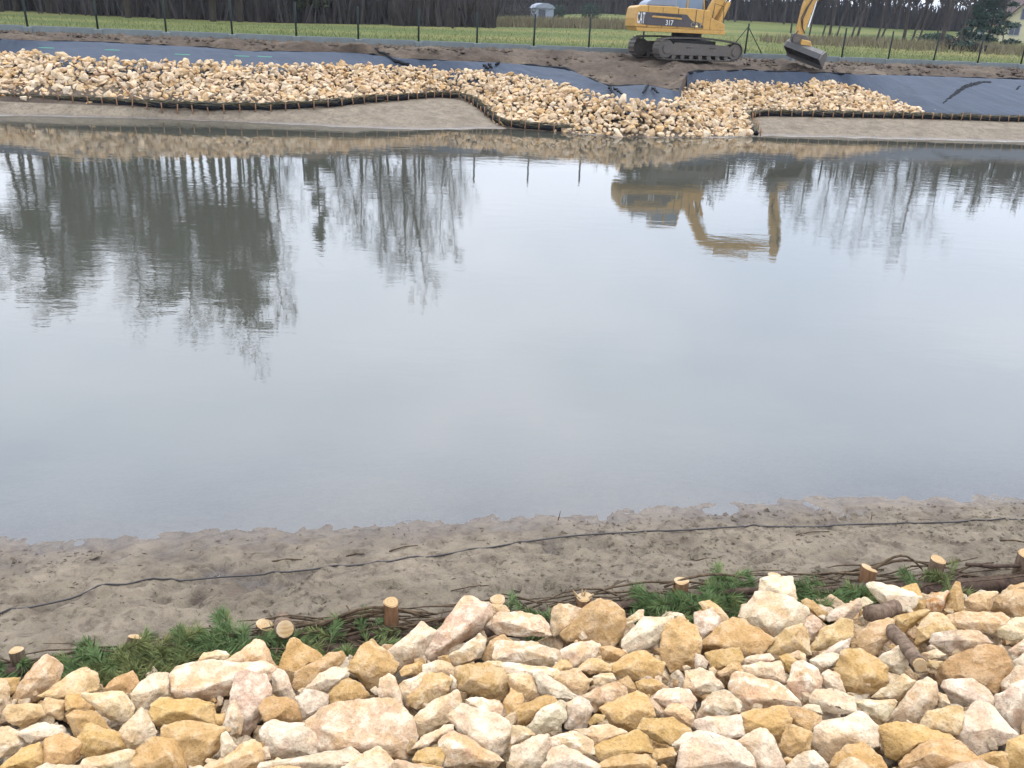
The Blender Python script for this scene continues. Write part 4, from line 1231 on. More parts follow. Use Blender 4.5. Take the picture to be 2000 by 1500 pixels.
for y in (-.95, .62):
    hpart('side_plate', MB().prism([(4.66, .57), (4.86, .735), (5.25, .775), (5.62, .655), (5.855, .40), (5.915, .06), (5.86, -.05), (5.2, .30)], y - .012, y + .03, Mb), M_BUCKET, bk, 0)
hpart('cutting_edge', MB().box((5.80, -.98, -.10), (5.90, .68, .04), Mb), M_BUCKET, bk, .01)
# lettering on the body
def lettering(txt, x, z, hgt, wx, mat, y, parent):
    cu = bpy.data.curves.new('lettering', 'FONT'); cu.body = txt; cu.size = 1.0; cu.extrude = 0.012
    cu.offset = 0.02
    ob = bpy.data.objects.new('lettering', cu); col.objects.link(ob)
    bpy.context.view_layer.update()
    me = bpy.data.meshes.new_from_object(ob.evaluated_get(bpy.context.evaluated_depsgraph_get()))
    bpy.data.objects.remove(ob)
    co = np.zeros(len(me.vertices) * 3); me.vertices.foreach_get('co', co); co = co.reshape(-1, 3)
    a, b = co.min(0), co.max(0)
    nx_ = (co[:, 0] - a[0]) / (b[0] - a[0]) * wx + x; nz_ = (co[:, 1] - a[1]) / (b[1] - a[1]) * hgt + z
    ny_ = y - (co[:, 2] - a[2]) / (b[2] - a[2] + 1e-9) * .006
    me.vertices.foreach_set('co', np.stack([nx_, ny_, nz_], 1).ravel())
    me.materials.clear(); me.materials.append(mat)
    me.transform(Mh); me.update()
    return link('lettering', me, parent=parent)
M_WORN = flat_mat('worn_lettering', (0.20, 0.17, 0.12), .7, .2, .5, 9, 0)
lettering('CAT', -2.335, 1.30, .42, .31, M_WHITE, ys - .008, exc)
lettering('317', -1.17, 1.275, .20, .30, M_WHITE, ys - .008, exc)
lettering('CAT', -.16, 1.25, .18, .46, M_WORN, ys - .008, exc)
M_LOGO = flat_mat('logo_triangle', (0.75, 0.62, 0.25), .6, .3, .1, 5, 0)
hpart('logo_triangle', MB().prism([(.02, 1.255), (.15, 1.255), (.085, 1.33)], ys - .018, ys - .013), M_LOGO, exc, 0)
hpart('stripe_tail', MB().prism([(-.16, 1.235), (.36, 1.235), (.36, 1.30), (.10, 1.44), (-.16, 1.46)], ys - .002, -W + .01), M_DARKPAINT, exc, 0)

# ------------------------------------------------------------------ trees
def branch(mb, p, d, L, r, depth, rr, prm, twigs):
    n = 4 if depth < 2 else 3
    pts = [p]; rs = [r]; q = p.copy(); dd = d.copy()
    for k in range(n):
        dd = (dd + Vector((rr.gauss(0, prm['wob']), rr.gauss(0, prm['wob']), rr.gauss(0, prm['wob']) + prm['up'] * (0.4 if depth else .1)))).normalized()
        q = q + dd * (L / n); pts.append(q.copy()); rs.append(max(r * (1 - .75 * (k + 1) / n), .006 if depth > 2 else .012))
    mb.tube(pts, rs, 6 if depth == 0 else (4 if depth < 2 else 3), False)
    if depth >= prm['depth']: return
    m = prm['n'][min(depth, len(prm['n']) - 1)]
    for k in range(m):
        u = rr.uniform(prm['from'] if depth == 0 else .25, 1.0)
        i = min(int(u * n), n - 1); base = pts[i].lerp(pts[i + 1], u * n - i)
        ax = Vector((rr.gauss(0, 1), rr.gauss(0, 1), rr.uniform(-.2, .7))).normalized()
        a = rr.uniform(*prm['spread'])
        nd = (dd * math.cos(a) + (ax - dd * ax.dot(dd)).normalized() * math.sin(a)).normalized()
        branch(mb, base, nd, L * rr.uniform(*prm['len']) * (1.0 if depth else (1.15 - .65 * u)), max(rs[i] * .5, .01), depth + 1, rr, prm, twigs)
def bare_tree(h, seed, slim=1.0, dense=1.0):
    rr = random.Random(seed)
    trunk, crown = MB(), MB()
    prm = dict(wob=.10, up=.25, depth=4, n=[int(20 * dense), 6, 5, 4], spread=(.45, 1.0), len=(.28, .46), **{'from': .32})
    pts = [Vector((0, 0, -.3))]; rs = [h * .0135 * slim]; dd = Vector((rr.gauss(0, .04), rr.gauss(0, .04), 1)); q = pts[0].copy()
    for k in range(9):
        dd = (dd + Vector((rr.gauss(0, .05), rr.gauss(0, .05), .15))).normalized(); q = q + dd * h / 9; pts.append(q.copy()); rs.append(h * .0135 * slim * (1 - .9 * (k + 1) / 9))
    trunk.tube(pts, rs, 7, False)
    for k in range(prm['n'][0]):
        u = rr.uniform(.30, .98); i = min(int(u * 9), 8); base = pts[i].lerp(pts[i + 1], u * 9 - i)
        az = rr.uniform(0, 6.28); el = rr.uniform(.35, 1.15)
        nd = Vector((math.cos(az) * math.cos(el), math.sin(az) * math.cos(el), math.sin(el)))
        branch(crown, base, nd, h * rr.uniform(.18, .34) * (1.2 - .75 * u), rs[i] * .42, 1, rr, prm, None)
    return trunk.mesh('trunk', M_TREE, True), crown.mesh('crown', M_TREE)
def blob_leaves(mb, c, rx, rz, n, s, rr):
    for _ in range(n):
        v = Vector((rr.gauss(0, 1), rr.gauss(0, 1), rr.gauss(0, 1))).normalized() * (rr.random() ** .4)
        p = c + Vector((v.x * rx, v.y * rx, v.z * rz))
        a = Vector((rr.gauss(0, 1), rr.gauss(0, 1), rr.gauss(0, .6))).normalized() * s * rr.uniform(.5, 1.2)
        b = a.cross(Vector((rr.gauss(0, 1), rr.gauss(0, 1), rr.gauss(0, 1)))).normalized() * s * rr.uniform(.25, .6)
        mb.add([p - a - b, p + a - b * .3, p + b + a * .2], [(0, 1, 2)])
def pine_tree(h, seed):
    rr = random.Random(seed)
    trunk, crown = MB(), MB()
    pts = []; rs = []; q = Vector((0, 0, -.3)); dd = Vector((rr.gauss(0, .03), rr.gauss(0, .03), 1))
    for k in range(8):
        pts.append(q.copy()); rs.append(h * .012 * (1 - .8 * k / 7)); dd = (dd + Vector((rr.gauss(0, .03), rr.gauss(0, .03), .1))).normalized(); q = q + dd * h / 7.4
    trunk.tube(pts, rs, 7, False)
    for k in range(24):
        u = rr.uniform(.50, 1.0); i = min(int(u * 7), 6); base = pts[i].lerp(pts[i + 1], u * 7 - i)
        az = rr.uniform(0, 6.28); L = h * rr.uniform(.06, .15) * (1.4 - .8 * u)
        tip = base + Vector((math.cos(az) * L, math.sin(az) * L, L * rr.uniform(-.05, .55)))
        trunk.tube([base, (base + tip) / 2 + Vector((0, 0, -.1)), tip], [rs[i] * .4, rs[i] * .28, .02], 4, False)
        blob_leaves(crown, tip, h * rr.uniform(.035, .06), h * rr.uniform(.02, .035), 70, .30, rr)
    for k in range(10):                    # dead stubs on the bare trunk
        u = rr.uniform(.2, .5); i = min(int(u * 7), 6); base = pts[i].lerp(pts[i + 1], u * 7 - i); az = rr.uniform(0, 6.28)
        trunk.tube([base, base + Vector((math.cos(az), math.sin(az), rr.uniform(-.3, .3))) * rr.uniform(.5, 2.0)], [.04, .012], 3, False)
    return trunk.mesh('trunk', M_TREE2, True), crown.mesh('crown', M_PINELEAF)
def conifer(h, seed, w, mat):
    rr = random.Random(seed)
    trunk, crown = MB(), MB()
    trunk.tube([(0, 0, -.3), (0, 0, h * .5), (0, 0, h * .97)], [h * .016, h * .01, .02], 7, False)
    for k in range(70):
        u = rr.uniform(.06, 1) ; z = h * u; R = w * (1 - u) ** .8 + .12; az = rr.uniform(0, 6.28); rr_ = R * rr.uniform(.3, 1)
        blob_leaves(crown, Vector((math.cos(az) * rr_, math.sin(az) * rr_, z - rr_ * .25)), R * .28 + .15, h * .03, 60, .16 + .012 * h, rr)
    return trunk.mesh('trunk', M_TREE2, True), crown.mesh('crown', mat)
BARE = [bare_tree(20, 31 + k, .9 + .1 * (k % 3), 1.0) for k in range(5)]
SLIM = [bare_tree(20, 71 + k, .62, .8) for k in range(2)]
PINES = [pine_tree(25, 91 + k) for k in range(4)]
SPRUCE = conifer(18, 120, 2.6, M_PINELEAF)
def plant_tree(pair, px_, Y, h, h0, label, group, rz, lean=0.0, name='bare_tree', mats=None):
    b = on_y(px_, 60, Y); x = b.x
    r = empty(name, (x, Y, float(field_z(x, Y))), rz, label=label, cat='tree', group=group)
    r.rotation_euler = (0, lean, rz) if not lean else (lean * .3, lean, 0)
    s = h / h0
    r.scale = (s, s, s)
    for nm, me in zip(('trunk', 'crown'), pair):
        o = link(nm, me, parent=r)
        if mats:
            o.material_slots[0].link = 'OBJECT'; o.material_slots[0].material = mats
    return r
tr_ = random.Random(77)
# the wood on the left: tall pines with some bare trees between them
LEFT = [(-95,78,25,'P'),(-40,74,26,'P'),(-12,88,25,'P'),(8,72,25,'P'),(28,84,23,'P'),(62,95,20,'B'),(88,80,22,'B'),(104,74,23,'B'),(118,90,24,'P'),(132,82,22,'B'),(152,76,23,'P'),(166,96,24,'P'),(186,72,24,'B'),(222,102,20,'B'),
        (254,70,24.5,'P'),(258,90,25,'B'),(290,86,25,'B'),(330,74,26.5,'B'),(345,92,27,'P'),(358,82,27,'P'),(372,76,27,'P'),(388,90,28,'P'),(402,80,27.5,'P'),(418,72,26,'B'),(430,86,29,'P'),(446,78,28,'P'),(462,90,28.5,'P'),(470,74,24,'B'),(488,84,25,'B'),(505,94,24,'B'),(522,80,20,'B'),(540,98,17,'B'),
        (18,96,24,'B'),(40,78,22,'B'),(50,90,24,'B'),(74,86,21,'B'),(96,94,23,'B'),(112,82,22,'B'),(142,88,22,'B'),(160,84,22,'B'),(176,90,22,'B'),(200,84,21,'B'),(212,92,23,'B'),(236,80,23,'B'),(246,94,24,'P'),(272,78,24,'B'),(282,92,24,'B'),(304,80,25,'P'),(316,90,25,'B'),
        (588,86,17,'B'),(622,84,16,'B'),(652,80,17,'B'),(684,88,18,'B'),(695,96,18,'B'),(740,84,20,'B'),(756,92,21,'B'),(782,84,21,'B'),(806,80,18,'B'),(836,86,19,'B'),(606,80,17.5,'S'),(575,100,13,'B'),(640,92,13,'B'),(665,100,13,'B'),(706,78,17.5,'L'),(725,102,16,'B'),(770,76,21.5,'B'),(792,98,18,'B'),(820,90,17,'B'),(852,80,18,'L'),(866,94,17,'B'),(884,82,17.5,'L'),(905,96,14,'B')]
KN = {'P': 'dark tall pine', 'B': 'bare grey-brown tree', 'S': 'narrow dark conifer', 'L': 'slim bare tree'}
cnt = {}
tot = {}
for a in LEFT: tot[a[3]] = tot.get(a[3], 0) + 1
for i, (px_, Y, h, k) in enumerate(sorted(LEFT)):
    cnt[k] = cnt.get(k, 0) + 1
    base, h0 = {'P': (PINES[i % 4], 25), 'B': (BARE[i % 5], 20), 'S': (SPRUCE, 18), 'L': (SLIM[i % 2], 20)}[k]
    nth = ordinal(cnt[k])
    lab = f'{KN[k]} in the left wood, {nth} of its kind from the left' if tot[k] > 1 else f'{KN[k]}, the only conifer standing apart between the bare trees'
    plant_tree(base, px_, Y, h * .86, h0, lab, 'trees of the left wood', tr_.uniform(0, 6.28), 0, {'P': 'pine_tree', 'S': 'conifer'}.get(k, 'bare_tree'), M_TREE2 if (k == 'B' and px_ < 520) else None)
# the loose row of bare trees on the right
RIGHT = [(1545,92,11,0),(1582,84,13,0),(1607,76,12.5,0),(1622,80,13,0),(1636,88,13,0.05),(1664,74,13.5,0.06),(1676,82,12,0.16),(1715,72,14,0.03),(1722,74,14,0.13),(1768,78,14.5,0.03),(1785,82,15,0.04),(1797,80,14.5,0.09),(1842,72,15.5,0.08),(1872,76,14,0.16),(1830,96,12,0),(1900,92,11,0),(1965,84,9,0)]
for i, (px_, Y, h, ln_) in enumerate(RIGHT):
    plant_tree(SLIM[i % 2] if i % 3 else BARE[i % 5], px_, Y, h * .76, 20, f'slender bare tree in the right-hand row, {ORD[i]} of the row from the left' if i < 14 else f'slender bare tree behind the right-hand row, {("left", "middle", "right")[i - 14]} one of three', 'bare trees along the right of the meadow', tr_.uniform(0, 6.28), ln_)
# birches and the dark evergreen
for px_, ln_, w in ((964, -.06, 'left'), (974, .22, 'right')):
    r = plant_tree(SLIM[0 if w == 'left' else 1], px_, 118, 10, 20, f'white-barked birch at the far edge of the meadow, {w} one of the pair', 'birch pair', 1.0, ln_, 'birch_tree')
    o = r.children[0]; o.material_slots[0].link = 'OBJECT'; o.material_slots[0].material = M_BIRCH
EV = conifer(6, 140, 2.3, M_EVERGREEN)
plant_tree(EV, 1908, 86, 5.2, 6, 'dark spreading evergreen in front of the cream house', None, .5, 0, 'evergreen_tree')
plant_tree(EV, 1934, 92, 7.5, 6, 'taller dark evergreen beside the cream house', None, 2.5, 0, 'evergreen_tree')
# shrubs
def shrub(px_, Y, w, h, label, mat=None, group='shrubs on the meadow edge', seed=0, n=260):
    rr = random.Random(seed)
    x = on_y(px_, 60, Y).x
    root = empty('shrub', (x, Y, float(field_z(x, Y))), label=label, cat='shrub', group=group)
    st = MB()
    for _ in range(46):
        a = Vector((rr.gauss(0, w * .25), rr.gauss(0, w * .2), 0)); b = a * 1.9 + Vector((rr.gauss(0, w * .15), rr.gauss(0, w * .15), h * rr.uniform(.5, 1)))
        st.tube([a, (a + b) / 2 + Vector((0, 0, h * .08)), b], [.03, .02, .008], 3, False)
    st.build('stems', M_SHRUB, root)
    lf = MB(); blob_leaves(lf, Vector((0, 0, h * .45)), w * .5, h * .45, n, .12 if mat is None else .16, rr)
    lf.build('foliage', mat or M_SHRUB, root)
shrub(1893, 68, 1.9, .75, 'low dark green shrub at the right end of the meadow', M_EVERGREEN, None, 1, 700)
shrub(1866, 69, 1.1, .9, 'brown bare shrub left of the low dark green one', None, None, 2)
shrub(1920, 67, 1.5, .6, 'brown bare shrub right of the low dark green one', None, None, 3)
shrub(1835, 92, 3.2, .8, 'clipped dark hedge bush behind the bare trees', M_EVERGREEN, None, 4, 900)
shrub(1150, 122, 3.0, 2.2, 'dark bush at the far edge left of the excavator', M_EVERGREEN, None, 5, 700)
shrub(1085, 128, 3.0, 2.0, 'dark bush right of the white shed', M_EVERGREEN, None, 6, 700)
shrub(1010, 121, 5.0, 2.2, 'reddish brown bush left of the white shed', None, None, 7, 900)

# ------------------------------------------------------------------ undergrowth, far woods and grasses
def thicket(name, label, items, mat, seed, s):
    rr = random.Random(seed); mb = MB()
    for px_, Y, w, h, n in items:
        x0 = on_y(px_, 60, Y).x
        for _ in range(n):
            x = x0 + rr.uniform(-w, w) / 2; y = Y + rr.gauss(0, 2.0); z = float(field_z(x, y)) - .05
            L = h * rr.uniform(.35, 1.1); a = Vector((rr.gauss(0, .22), rr.gauss(0, .22), 1)).normalized() * L
            b = Vector((rr.gauss(0, 1), rr.gauss(0, .5), 0)).normalized() * s * rr.uniform(.4, 1.3)
            p = Vector((x, y, z))
            mb.add([p - b, p + b, p + a * .55 + b * .8, p + a, p + a * .5 - b * .9], [(0, 1, 2, 3, 4)])
    mb.build(name, mat, None, kind='stuff', label=label, cat='undergrowth')
thicket('undergrowth', 'brown leafless undergrowth at the foot of the left wood', [(p, 76 + (p * 7) % 19, 5.5, 3.4, 330) for p in range(-150, 920, 34)], M_SHRUB, 5, .085)
thicket('tall_dry_grass', 'tall dry grass across the far middle of the meadow', [(p, 84 + (p * 13) % 26, 5, 1.0, 330) for p in range(850, 1260, 22)] + [(p, 66 + (p * 11) % 12, 5, .7, 220) for p in range(1560, 2080, 34)], M_DRYGRASS, 6, .045)
# the distant wood, one grey mass
dist = MB(); dr = random.Random(9)
proto = []
for k in range(4):
    rr = random.Random(200 + k); m = MB()
    h = 1.0
    m.tube([Vector((0, 0, 0)), Vector((.01, .01, .5)), Vector((0, .02, .95))], [.010, .007, .002], 4, False)
    prm = dict(wob=.12, up=.3, depth=3, n=[16, 5, 4], spread=(.4, .9), len=(.35, .55), **{'from': .3})
    for _ in range(26):
        u = rr.uniform(.22, .95); az = rr.uniform(0, 6.28); el = rr.uniform(.3, 1.1)
        branch(m, Vector((0, 0, u)), Vector((math.cos(az) * math.cos(el), math.sin(az) * math.cos(el), math.sin(el))), rr.uniform(.14, .3) * (1.2 - .6 * u), .006, 2, rr, dict(prm, depth=3, n=[0, 0, 6]), None)
    # keep twigs as thick as a twig
    proto.append((m.v, m.f))
for k in range(420):
    px_ = dr.uniform(-250, 2350); Y = dr.uniform(150, 215)
    if 900 < px_ < 1230 and dr.random() < .75: continue
    x = on_y(px_, 60, Y).x; s = dr.uniform(11, 18) * (1.1 if px_ > 1250 else .85); w = s * dr.uniform(.7, 1.0); z = float(field_z(x, Y)) - .3
    v, f = dr.choice(proto); ca, sa = math.cos(k), math.sin(k)
    dist.add([(x + (p[0] * ca - p[1] * sa) * w, Y + (p[0] * sa + p[1] * ca) * w, z + p[2] * s) for p in v], f)
dist.build('distant_wood', M_TREE, None, kind='stuff', label='distant grey bare woodland closing off the meadow', cat='woodland')
thicket('distant_scrub', 'bluish dark scrub below the distant wood', [(p, 150 + (p * 17) % 30, 14, 5.0, 160) for p in range(-200, 2300, 30)], M_SHRUB, 8, .22)
# grass standing in the meadow next to the fence
gm = MB(); gr = random.Random(3)
for _ in range(26000):
    d = gr.random() ** 1.7 * 34 + .15; Y0 = gr.uniform(-24, 30)
    x = Y0 * (1 + d / 60); y = float(fence_y(x)) + d
    z = float(2.12 + (0.0035 + 0.0205 * min(1, max(0, (x + 22) / 34))) * d) - .03
    L = gr.uniform(.06, .2); a = gr.uniform(0, 6.28)
    gm.add([(x - .012, y, z), (x + .012, y, z), (x + math.cos(a) * L * .5, y + math.sin(a) * L * .5, z + L)], [(0, 1, 2)])
gm.build('meadow_grass', M_GRASS, None, kind='stuff', label='short green grass standing behind the fence', cat='grass')
# clods of earth and weeds on the bare bank
cl = MB(); cr = random.Random(4)
for _ in range(1500):
    x = cr.uniform(-24, 26); a = far_profile(x); g0, n0 = float(a[5]), float(a[7])
    y = g0 + .15 + (n0 - .3 - g0) * cr.random() ** .8
    if abs(x - EX.x) < 2.6 and abs(y - EX.y) < 1.8: continue
    z = float(np.interp(y, [g0, g0 * .55 + (n0 - 2.2) * .45, n0 - 2.2, n0], [float(a[6]), float(a[6]) * .45 + 2.10 * .55, 2.10, 2.12]))
    s = cr.uniform(.03, .13) * (1.8 if cr.random() < .06 else 1)
    v = [Vector((cr.gauss(0, 1), cr.gauss(0, 1), cr.gauss(0, .6))).normalized() * s * cr.uniform(.7, 1.2) for _ in range(6)]
    v = [Vector((1, 0, 0)) * s * cr.uniform(.7, 1.3), Vector((0, 1, 0)) * s * cr.uniform(.7, 1.3), Vector((-1, 0, 0)) * s * cr.uniform(.7, 1.3), Vector((0, -1, 0)) * s * cr.uniform(.7, 1.3), Vector((cr.gauss(0, .2) * s, 0, s * cr.uniform(.5, .9))), Vector((0, 0, -s * .5))]
    cl.add([Vector((x, y, z + .02)) + q for q in v], [(0,1,4),(1,2,4),(2,3,4),(3,0,4),(1,0,5),(2,1,5),(3,2,5),(0,3,5)])
cl.build('earth_clods', M_SOIL, None, kind='stuff', label='loose clods of dark earth on the far bank', cat='earth')

# ------------------------------------------------------------------ house, shed
M_PLASTER = flat_mat('cream_plaster', (0.40, 0.365, 0.23), .9, .2, .08, 1.5, .1)
M_ROOF = flat_mat('brown_red_tiles', (0.065, 0.040, 0.036), .8, .2, .3, 3, .3)
M_DARKWIN = flat_mat('dark_window', (0.035, 0.038, 0.05), .2, .5, .2, 1, 0)
M_SHED = flat_mat('white_shed_boards', (0.20, 0.22, 0.25), .8, .2, .1, 1, .1)
hx = on_y(2006, 60, 104).x
house = empty('house', (hx, 104, float(field_z(hx, 104)) - .1), rad(-14), label='cream gabled house with brown roof at the right edge beyond the meadow', cat='house')
MB().prism([(-2.7, 0), (2.7, 0), (2.7, 2.3), (0, 5.1), (-2.7, 2.3)], 0, 7).build('wall', M_PLASTER, house)
for s in (-1, 1):
    rf = MB().prism([(0, 5.12), (s * 3.3, 1.75), (s * 3.3, 1.93), (0, 5.34)], -.6, 7.6).build('roof', M_ROOF, house)
MB().prism([(-4.9, 0), (-2.72, 0), (-2.72, 1.95), (-4.9, 1.6)], 1.0, 6).build('side_wing', M_PLASTER, house)
MB().prism([(-5.2, 1.62), (-2.74, 2.1), (-2.74, 2.24), (-5.2, 1.78)], .7, 6.3).build('wing_roof', M_ROOF, house)
for x, z, w, hh in ((-.55, 2.55, .85, 1.05), (.75, 2.55, .85, 1.05), (-1.3, .9, 1.0, 1.1), (1.3, .9, 1.0, 1.1)):
    wi = MB().box((x - w / 2, -.03, z), (x + w / 2, .05, z + hh)).build('window', M_DARKWIN, house)
    fr_ = MB()
    for a in ((x - w/2 - .07, z - .07, x + w/2 + .07, z - .002), (x - w/2 - .07, z + hh + .002, x + w/2 + .07, z + hh + .07), (x - w/2 - .07, z, x - w/2 - .002, z + hh), (x + w/2 + .002, z, x + w/2 + .07, z + hh), (x - .025, z + .01, x + .025, z + hh - .01)):
        fr_.box((a[0], -.06, a[1]), (a[2], -.034, a[3]))
    fr_.build('frame', M_SHED, wi)
MB().box((-4.75, .96, .6), (-4.25, .99, 1.5)).build('window', M_SHED, house)
MB().box((.9, 3, 4.2), (1.4, 3.5, 5.9)).build('chimney', M_ROOF, house)
sx_ = on_y(1057, 60, 126).x
shed = empty('garden_shed', (sx_, 126, float(field_z(sx_, 126)) - .05), rad(20), label='small white shed with a pale domed roof beyond the meadow', cat='shed')
MB().box((-1.3, -1, 0), (1.3, 1, 1.35)).build('wall', M_SHED, shed)
MB().prism([(-1.5, 1.36), (1.5, 1.36), (1.1, 1.75), (.4, 2.0), (-.4, 2.0), (-1.1, 1.75)], -1.15, 1.15).build('roof', M_SHED, shed)
MB().box((-.9, -1.03, .0), (.1, -1.003, 1.2)).build('door', M_DARKWIN, shed)

# ------------------------------------------------------------------ near shore: pegs, brushwood edge, pine branches, cable
def peg(px_, top, base, wpx, label, lean=(0, 0), mats=(M_BROWNBARK, M_CUT), splinter=False, tilt_cut=0.12, seed=0):
    rr = random.Random(seed)
    g = on_z(px_, base, 0.2)
    gz_ = sand_z(g.x, g.y)
    g.z = gz_
    t = on_y(px_, top, g.y)
    hgt = max(.03, t.z - gz_)
    r = wpx / px_scale(t) / 2
    root = empty('wooden_peg', g, label=label, cat='peg', group='pegs along the near brushwood edge')
    b = Vector((0, 0, -.25)); e = Vector((lean[0], lean[1], hgt))
    n = 14
    mb = MB()
    rings = []
    for k, u in enumerate((0, .35, .7, .93, 1.0)):
        c = b.lerp(e, u)
        for j in range(n):
            a = 2 * math.pi * j / n
            q = r * (1 + .06 * math.sin(3 * a + seed) + rr.gauss(0, .015)) * (1.03 - .05 * u)
            dz = (tilt_cut * r * math.cos(a + seed) * 1.2) if u > .9 else 0
            rings.append(c + Vector((q * math.cos(a), q * math.sin(a), dz)))
    f = [(k * n + j, k * n + (j + 1) % n, (k + 1) * n + (j + 1) % n, (k + 1) * n + j) for k in range(4) for j in range(n)]
    mb.add(rings, f).build('bark', mats[0], root, smooth=True)
    cutv = [rings[4 * n + j] for j in range(n)]
    inner = [p.lerp(e, .16) + Vector((0, 0, .004)) for p in cutv]
    top_ = MB().add(cutv + inner + [e + Vector((0, 0, .002))], [(j, (j + 1) % n, n + (j + 1) % n, n + j) for j in range(n)] + [(n + j, n + (j + 1) % n, 2 * n) for j in range(n)])
    top_.build('cut_end', mats[1], root)
    if splinter:
        sp = MB()
        for k in range(11):
            a = rr.uniform(0, 6.28); q = r * rr.uniform(.2, 1.0); p0 = e + Vector((q * math.cos(a), q * math.sin(a), -.01)); L = rr.uniform(.02, .06)
            d = Vector((rr.gauss(0, .6), rr.gauss(0, .4), 1)).normalized()
            sp.tube([p0, p0 + d * L], [r * rr.uniform(.12, .25), .003], 4)
        sp.build('splinters', M_CUT, root)
    return root
peg(40, 1270, 1305, 27, 'peg with pale cut end by needles at the left edge', seed=1)
peg(270, 1244, 1270, 28, 'peg with pale cut end peeping from the thick pine needles', seed=2, tilt_cut=.5)
peg(521, 1221, 1242, 36, 'peg with pale slanted cut beside the jutting log', seed=3, tilt_cut=.4)
peg(765, 1176, 1228, 30, 'tall orange-brown peg above the curved twigs', mats=(M_PEGBARK, M_CUT), seed=4)
peg(971, 1171, 1200, 30, 'peg with flat pale top behind the long pinkish slab', seed=5)
peg(1139, 1166, 1190, 30, 'peg with splintered top behind the big ochre block', mats=(M_PEGBARK, M_CUT), splinter=True, seed=6)
peg(1327, 1134, 1162, 30, 'peg with round cut top among green needles', mats=(M_PEGBARK, M_CUT), seed=7)
peg(1508, 1124, 1150, 28, 'peg half hidden behind the tall white block', mats=(M_PEGBARK, M_CUT), seed=8)
peg(1690, 1109, 1138, 32, 'reddish peg with rough split top near the white wedge', mats=(M_PEGBARK, M_CUT), splinter=False, seed=9, tilt_cut=.3)
peg(1820, 1092, 1136, 29, 'tall brown peg standing clear of the twigs on the right', seed=10)
peg(1995, 1082, 1120, 34, 'brown peg cut by the right edge', seed=11)

def rough_log(pts, r, seed, taper=1.0):
    P = resample(smooth_path([Vector(p) for p in pts], 2), max(.02, (Vector(pts[-1]) - Vector(pts[0])).length / 40))
    m = MB(); m.tube(P, [r * (1 - (1 - taper) * i / len(P)) for i in range(len(P))], 16)
    q = []
    for i, v in enumerate(m.v):
        if i // 16 >= len(P): q.append(v); continue
        c = P[i // 16]; d = Vector(v) - c
        k = 1 + .16 * mnoise.noise(Vector(v) * 9 + Vector((seed, 0, 0))) + .10 * mnoise.noise(Vector(v) * 34 + Vector((0, seed, 0))) + .05 * mnoise.noise(Vector(v) * 90)
        q.append(tuple(c + d * k))
    m.v = q
    return m
def log_piece(name, label, a, b, r, cat='log', mat=M_BROWNBARK, cut=True, n=12, seed=0):
    rr = random.Random(seed)
    root = empty(name, a, label=label, cat=cat)
    d = b - a
    pts = [d * u + Vector((rr.gauss(0, r * .08), rr.gauss(0, r * .08), rr.gauss(0, r * .08))) for u in (0, .2, .4, .6, .8, 1)]
    rough_log(pts, r, seed).build('bark', mat, root, smooth=True)
    if cut:
        t = (pts[-1] - pts[-2]).normalized()
        MB().tube([pts[-1] - t * .004, pts[-1] + t * .008], [r * .93, r * .88], n).build('cut_end', M_CUT, root)
    return root
# log jutting over the needles, its cut end towards the camera
a = on_y(552, 1212, float(peg_y(-1.15)) + .16); b = on_y(556, 1232, float(peg_y(-1.15)) - .10); b.z = max(b.z, .30)
log_piece('log', 'short log jutting out over the needles, pale cut end facing the viewer', a, b, .050, seed=1)
# logs and stubs caught among the stones
def rip_pt(x, y, up): 
    p = ray_rip(x, y); return p + (EYE - p).normalized() * up
log_piece('log', 'brown log stub under the white wedge-shaped stone on the right', rip_pt(1745, 1188, .02), rip_pt(1700, 1200, .12), .045, cut=False, seed=2)
log_piece('branch', 'scaly brown branch with pale cut end lying among the right-hand stones', rip_pt(1738, 1228, .10), rip_pt(1797, 1296, .17), .033, 'branch', seed=3)

# the brushwood edge: a long log and bundled twigs
edge = empty('brushwood_edge', (0, 3.9, .2), label='low edge of dark logs and bundled twigs along the near stones', cat='fascine')
er = random.Random(12)
def edge_pt(x, dy, z): return Vector((x, float(peg_y(x)) + dy, z)) - Vector((0, 3.9, .2))
for x0, x1, r, dz, dy in ((-4.2, -1.7, .035, .26, -.13), (-2.0, .4, .045, .25, -.13), (.0, 1.9, .04, .25, -.12), (1.4, 2.6, .05, .25, -.13), (2.35, 4.6, .058, .26, -.12), (-3.2, -.6, .025, .30, -.09), (.5, 2.5, .022, .31, -.08), (2.9, 4.4, .012, .34, -.02)):
    pts = [edge_pt(x, dy + er.gauss(0, .015), dz + er.gauss(0, .012)) for x in np.linspace(x0, x1, 9)]
    pts = [p - Vector((0, 0, .075)) for p in pts]
    rough_log(pts, r * 1.08, int(x0 * 10), .75).build('log', M_BARK, edge, smooth=True)
tw = MB(); n_tw = 0
for k in range(120):
    x = er.uniform(-3.6, 4.4)
    if er.random() < .35: x = er.choice((er.uniform(-1.0, -.4), er.uniform(.7, 1.4), er.uniform(2.2, 3.9)))
    L = er.uniform(.25, .95); s = er.choice((-1, 1)); up_ = er.uniform(-.02, .06)
    p0 = edge_pt(x, er.uniform(-.16, .12), .19 + er.random() * .06); p3 = edge_pt(x + s * L, er.uniform(-.18, .16), .18 + er.random() * .08)
    arch = er.uniform(0, .05)
    pts = [p0.lerp(p3, u) + Vector((er.gauss(0, .008), er.gauss(0, .012), arch * math.sin(math.pi * u))) for u in (0, .25, .5, .75, 1)]
    r = er.uniform(.0028, .0075)
    tw.tube(pts, [r, r, r * .9, r * .7, r * .4], 5, False)
tw.build('twigs', M_TWIG, edge, kind='stuff', smooth=True)
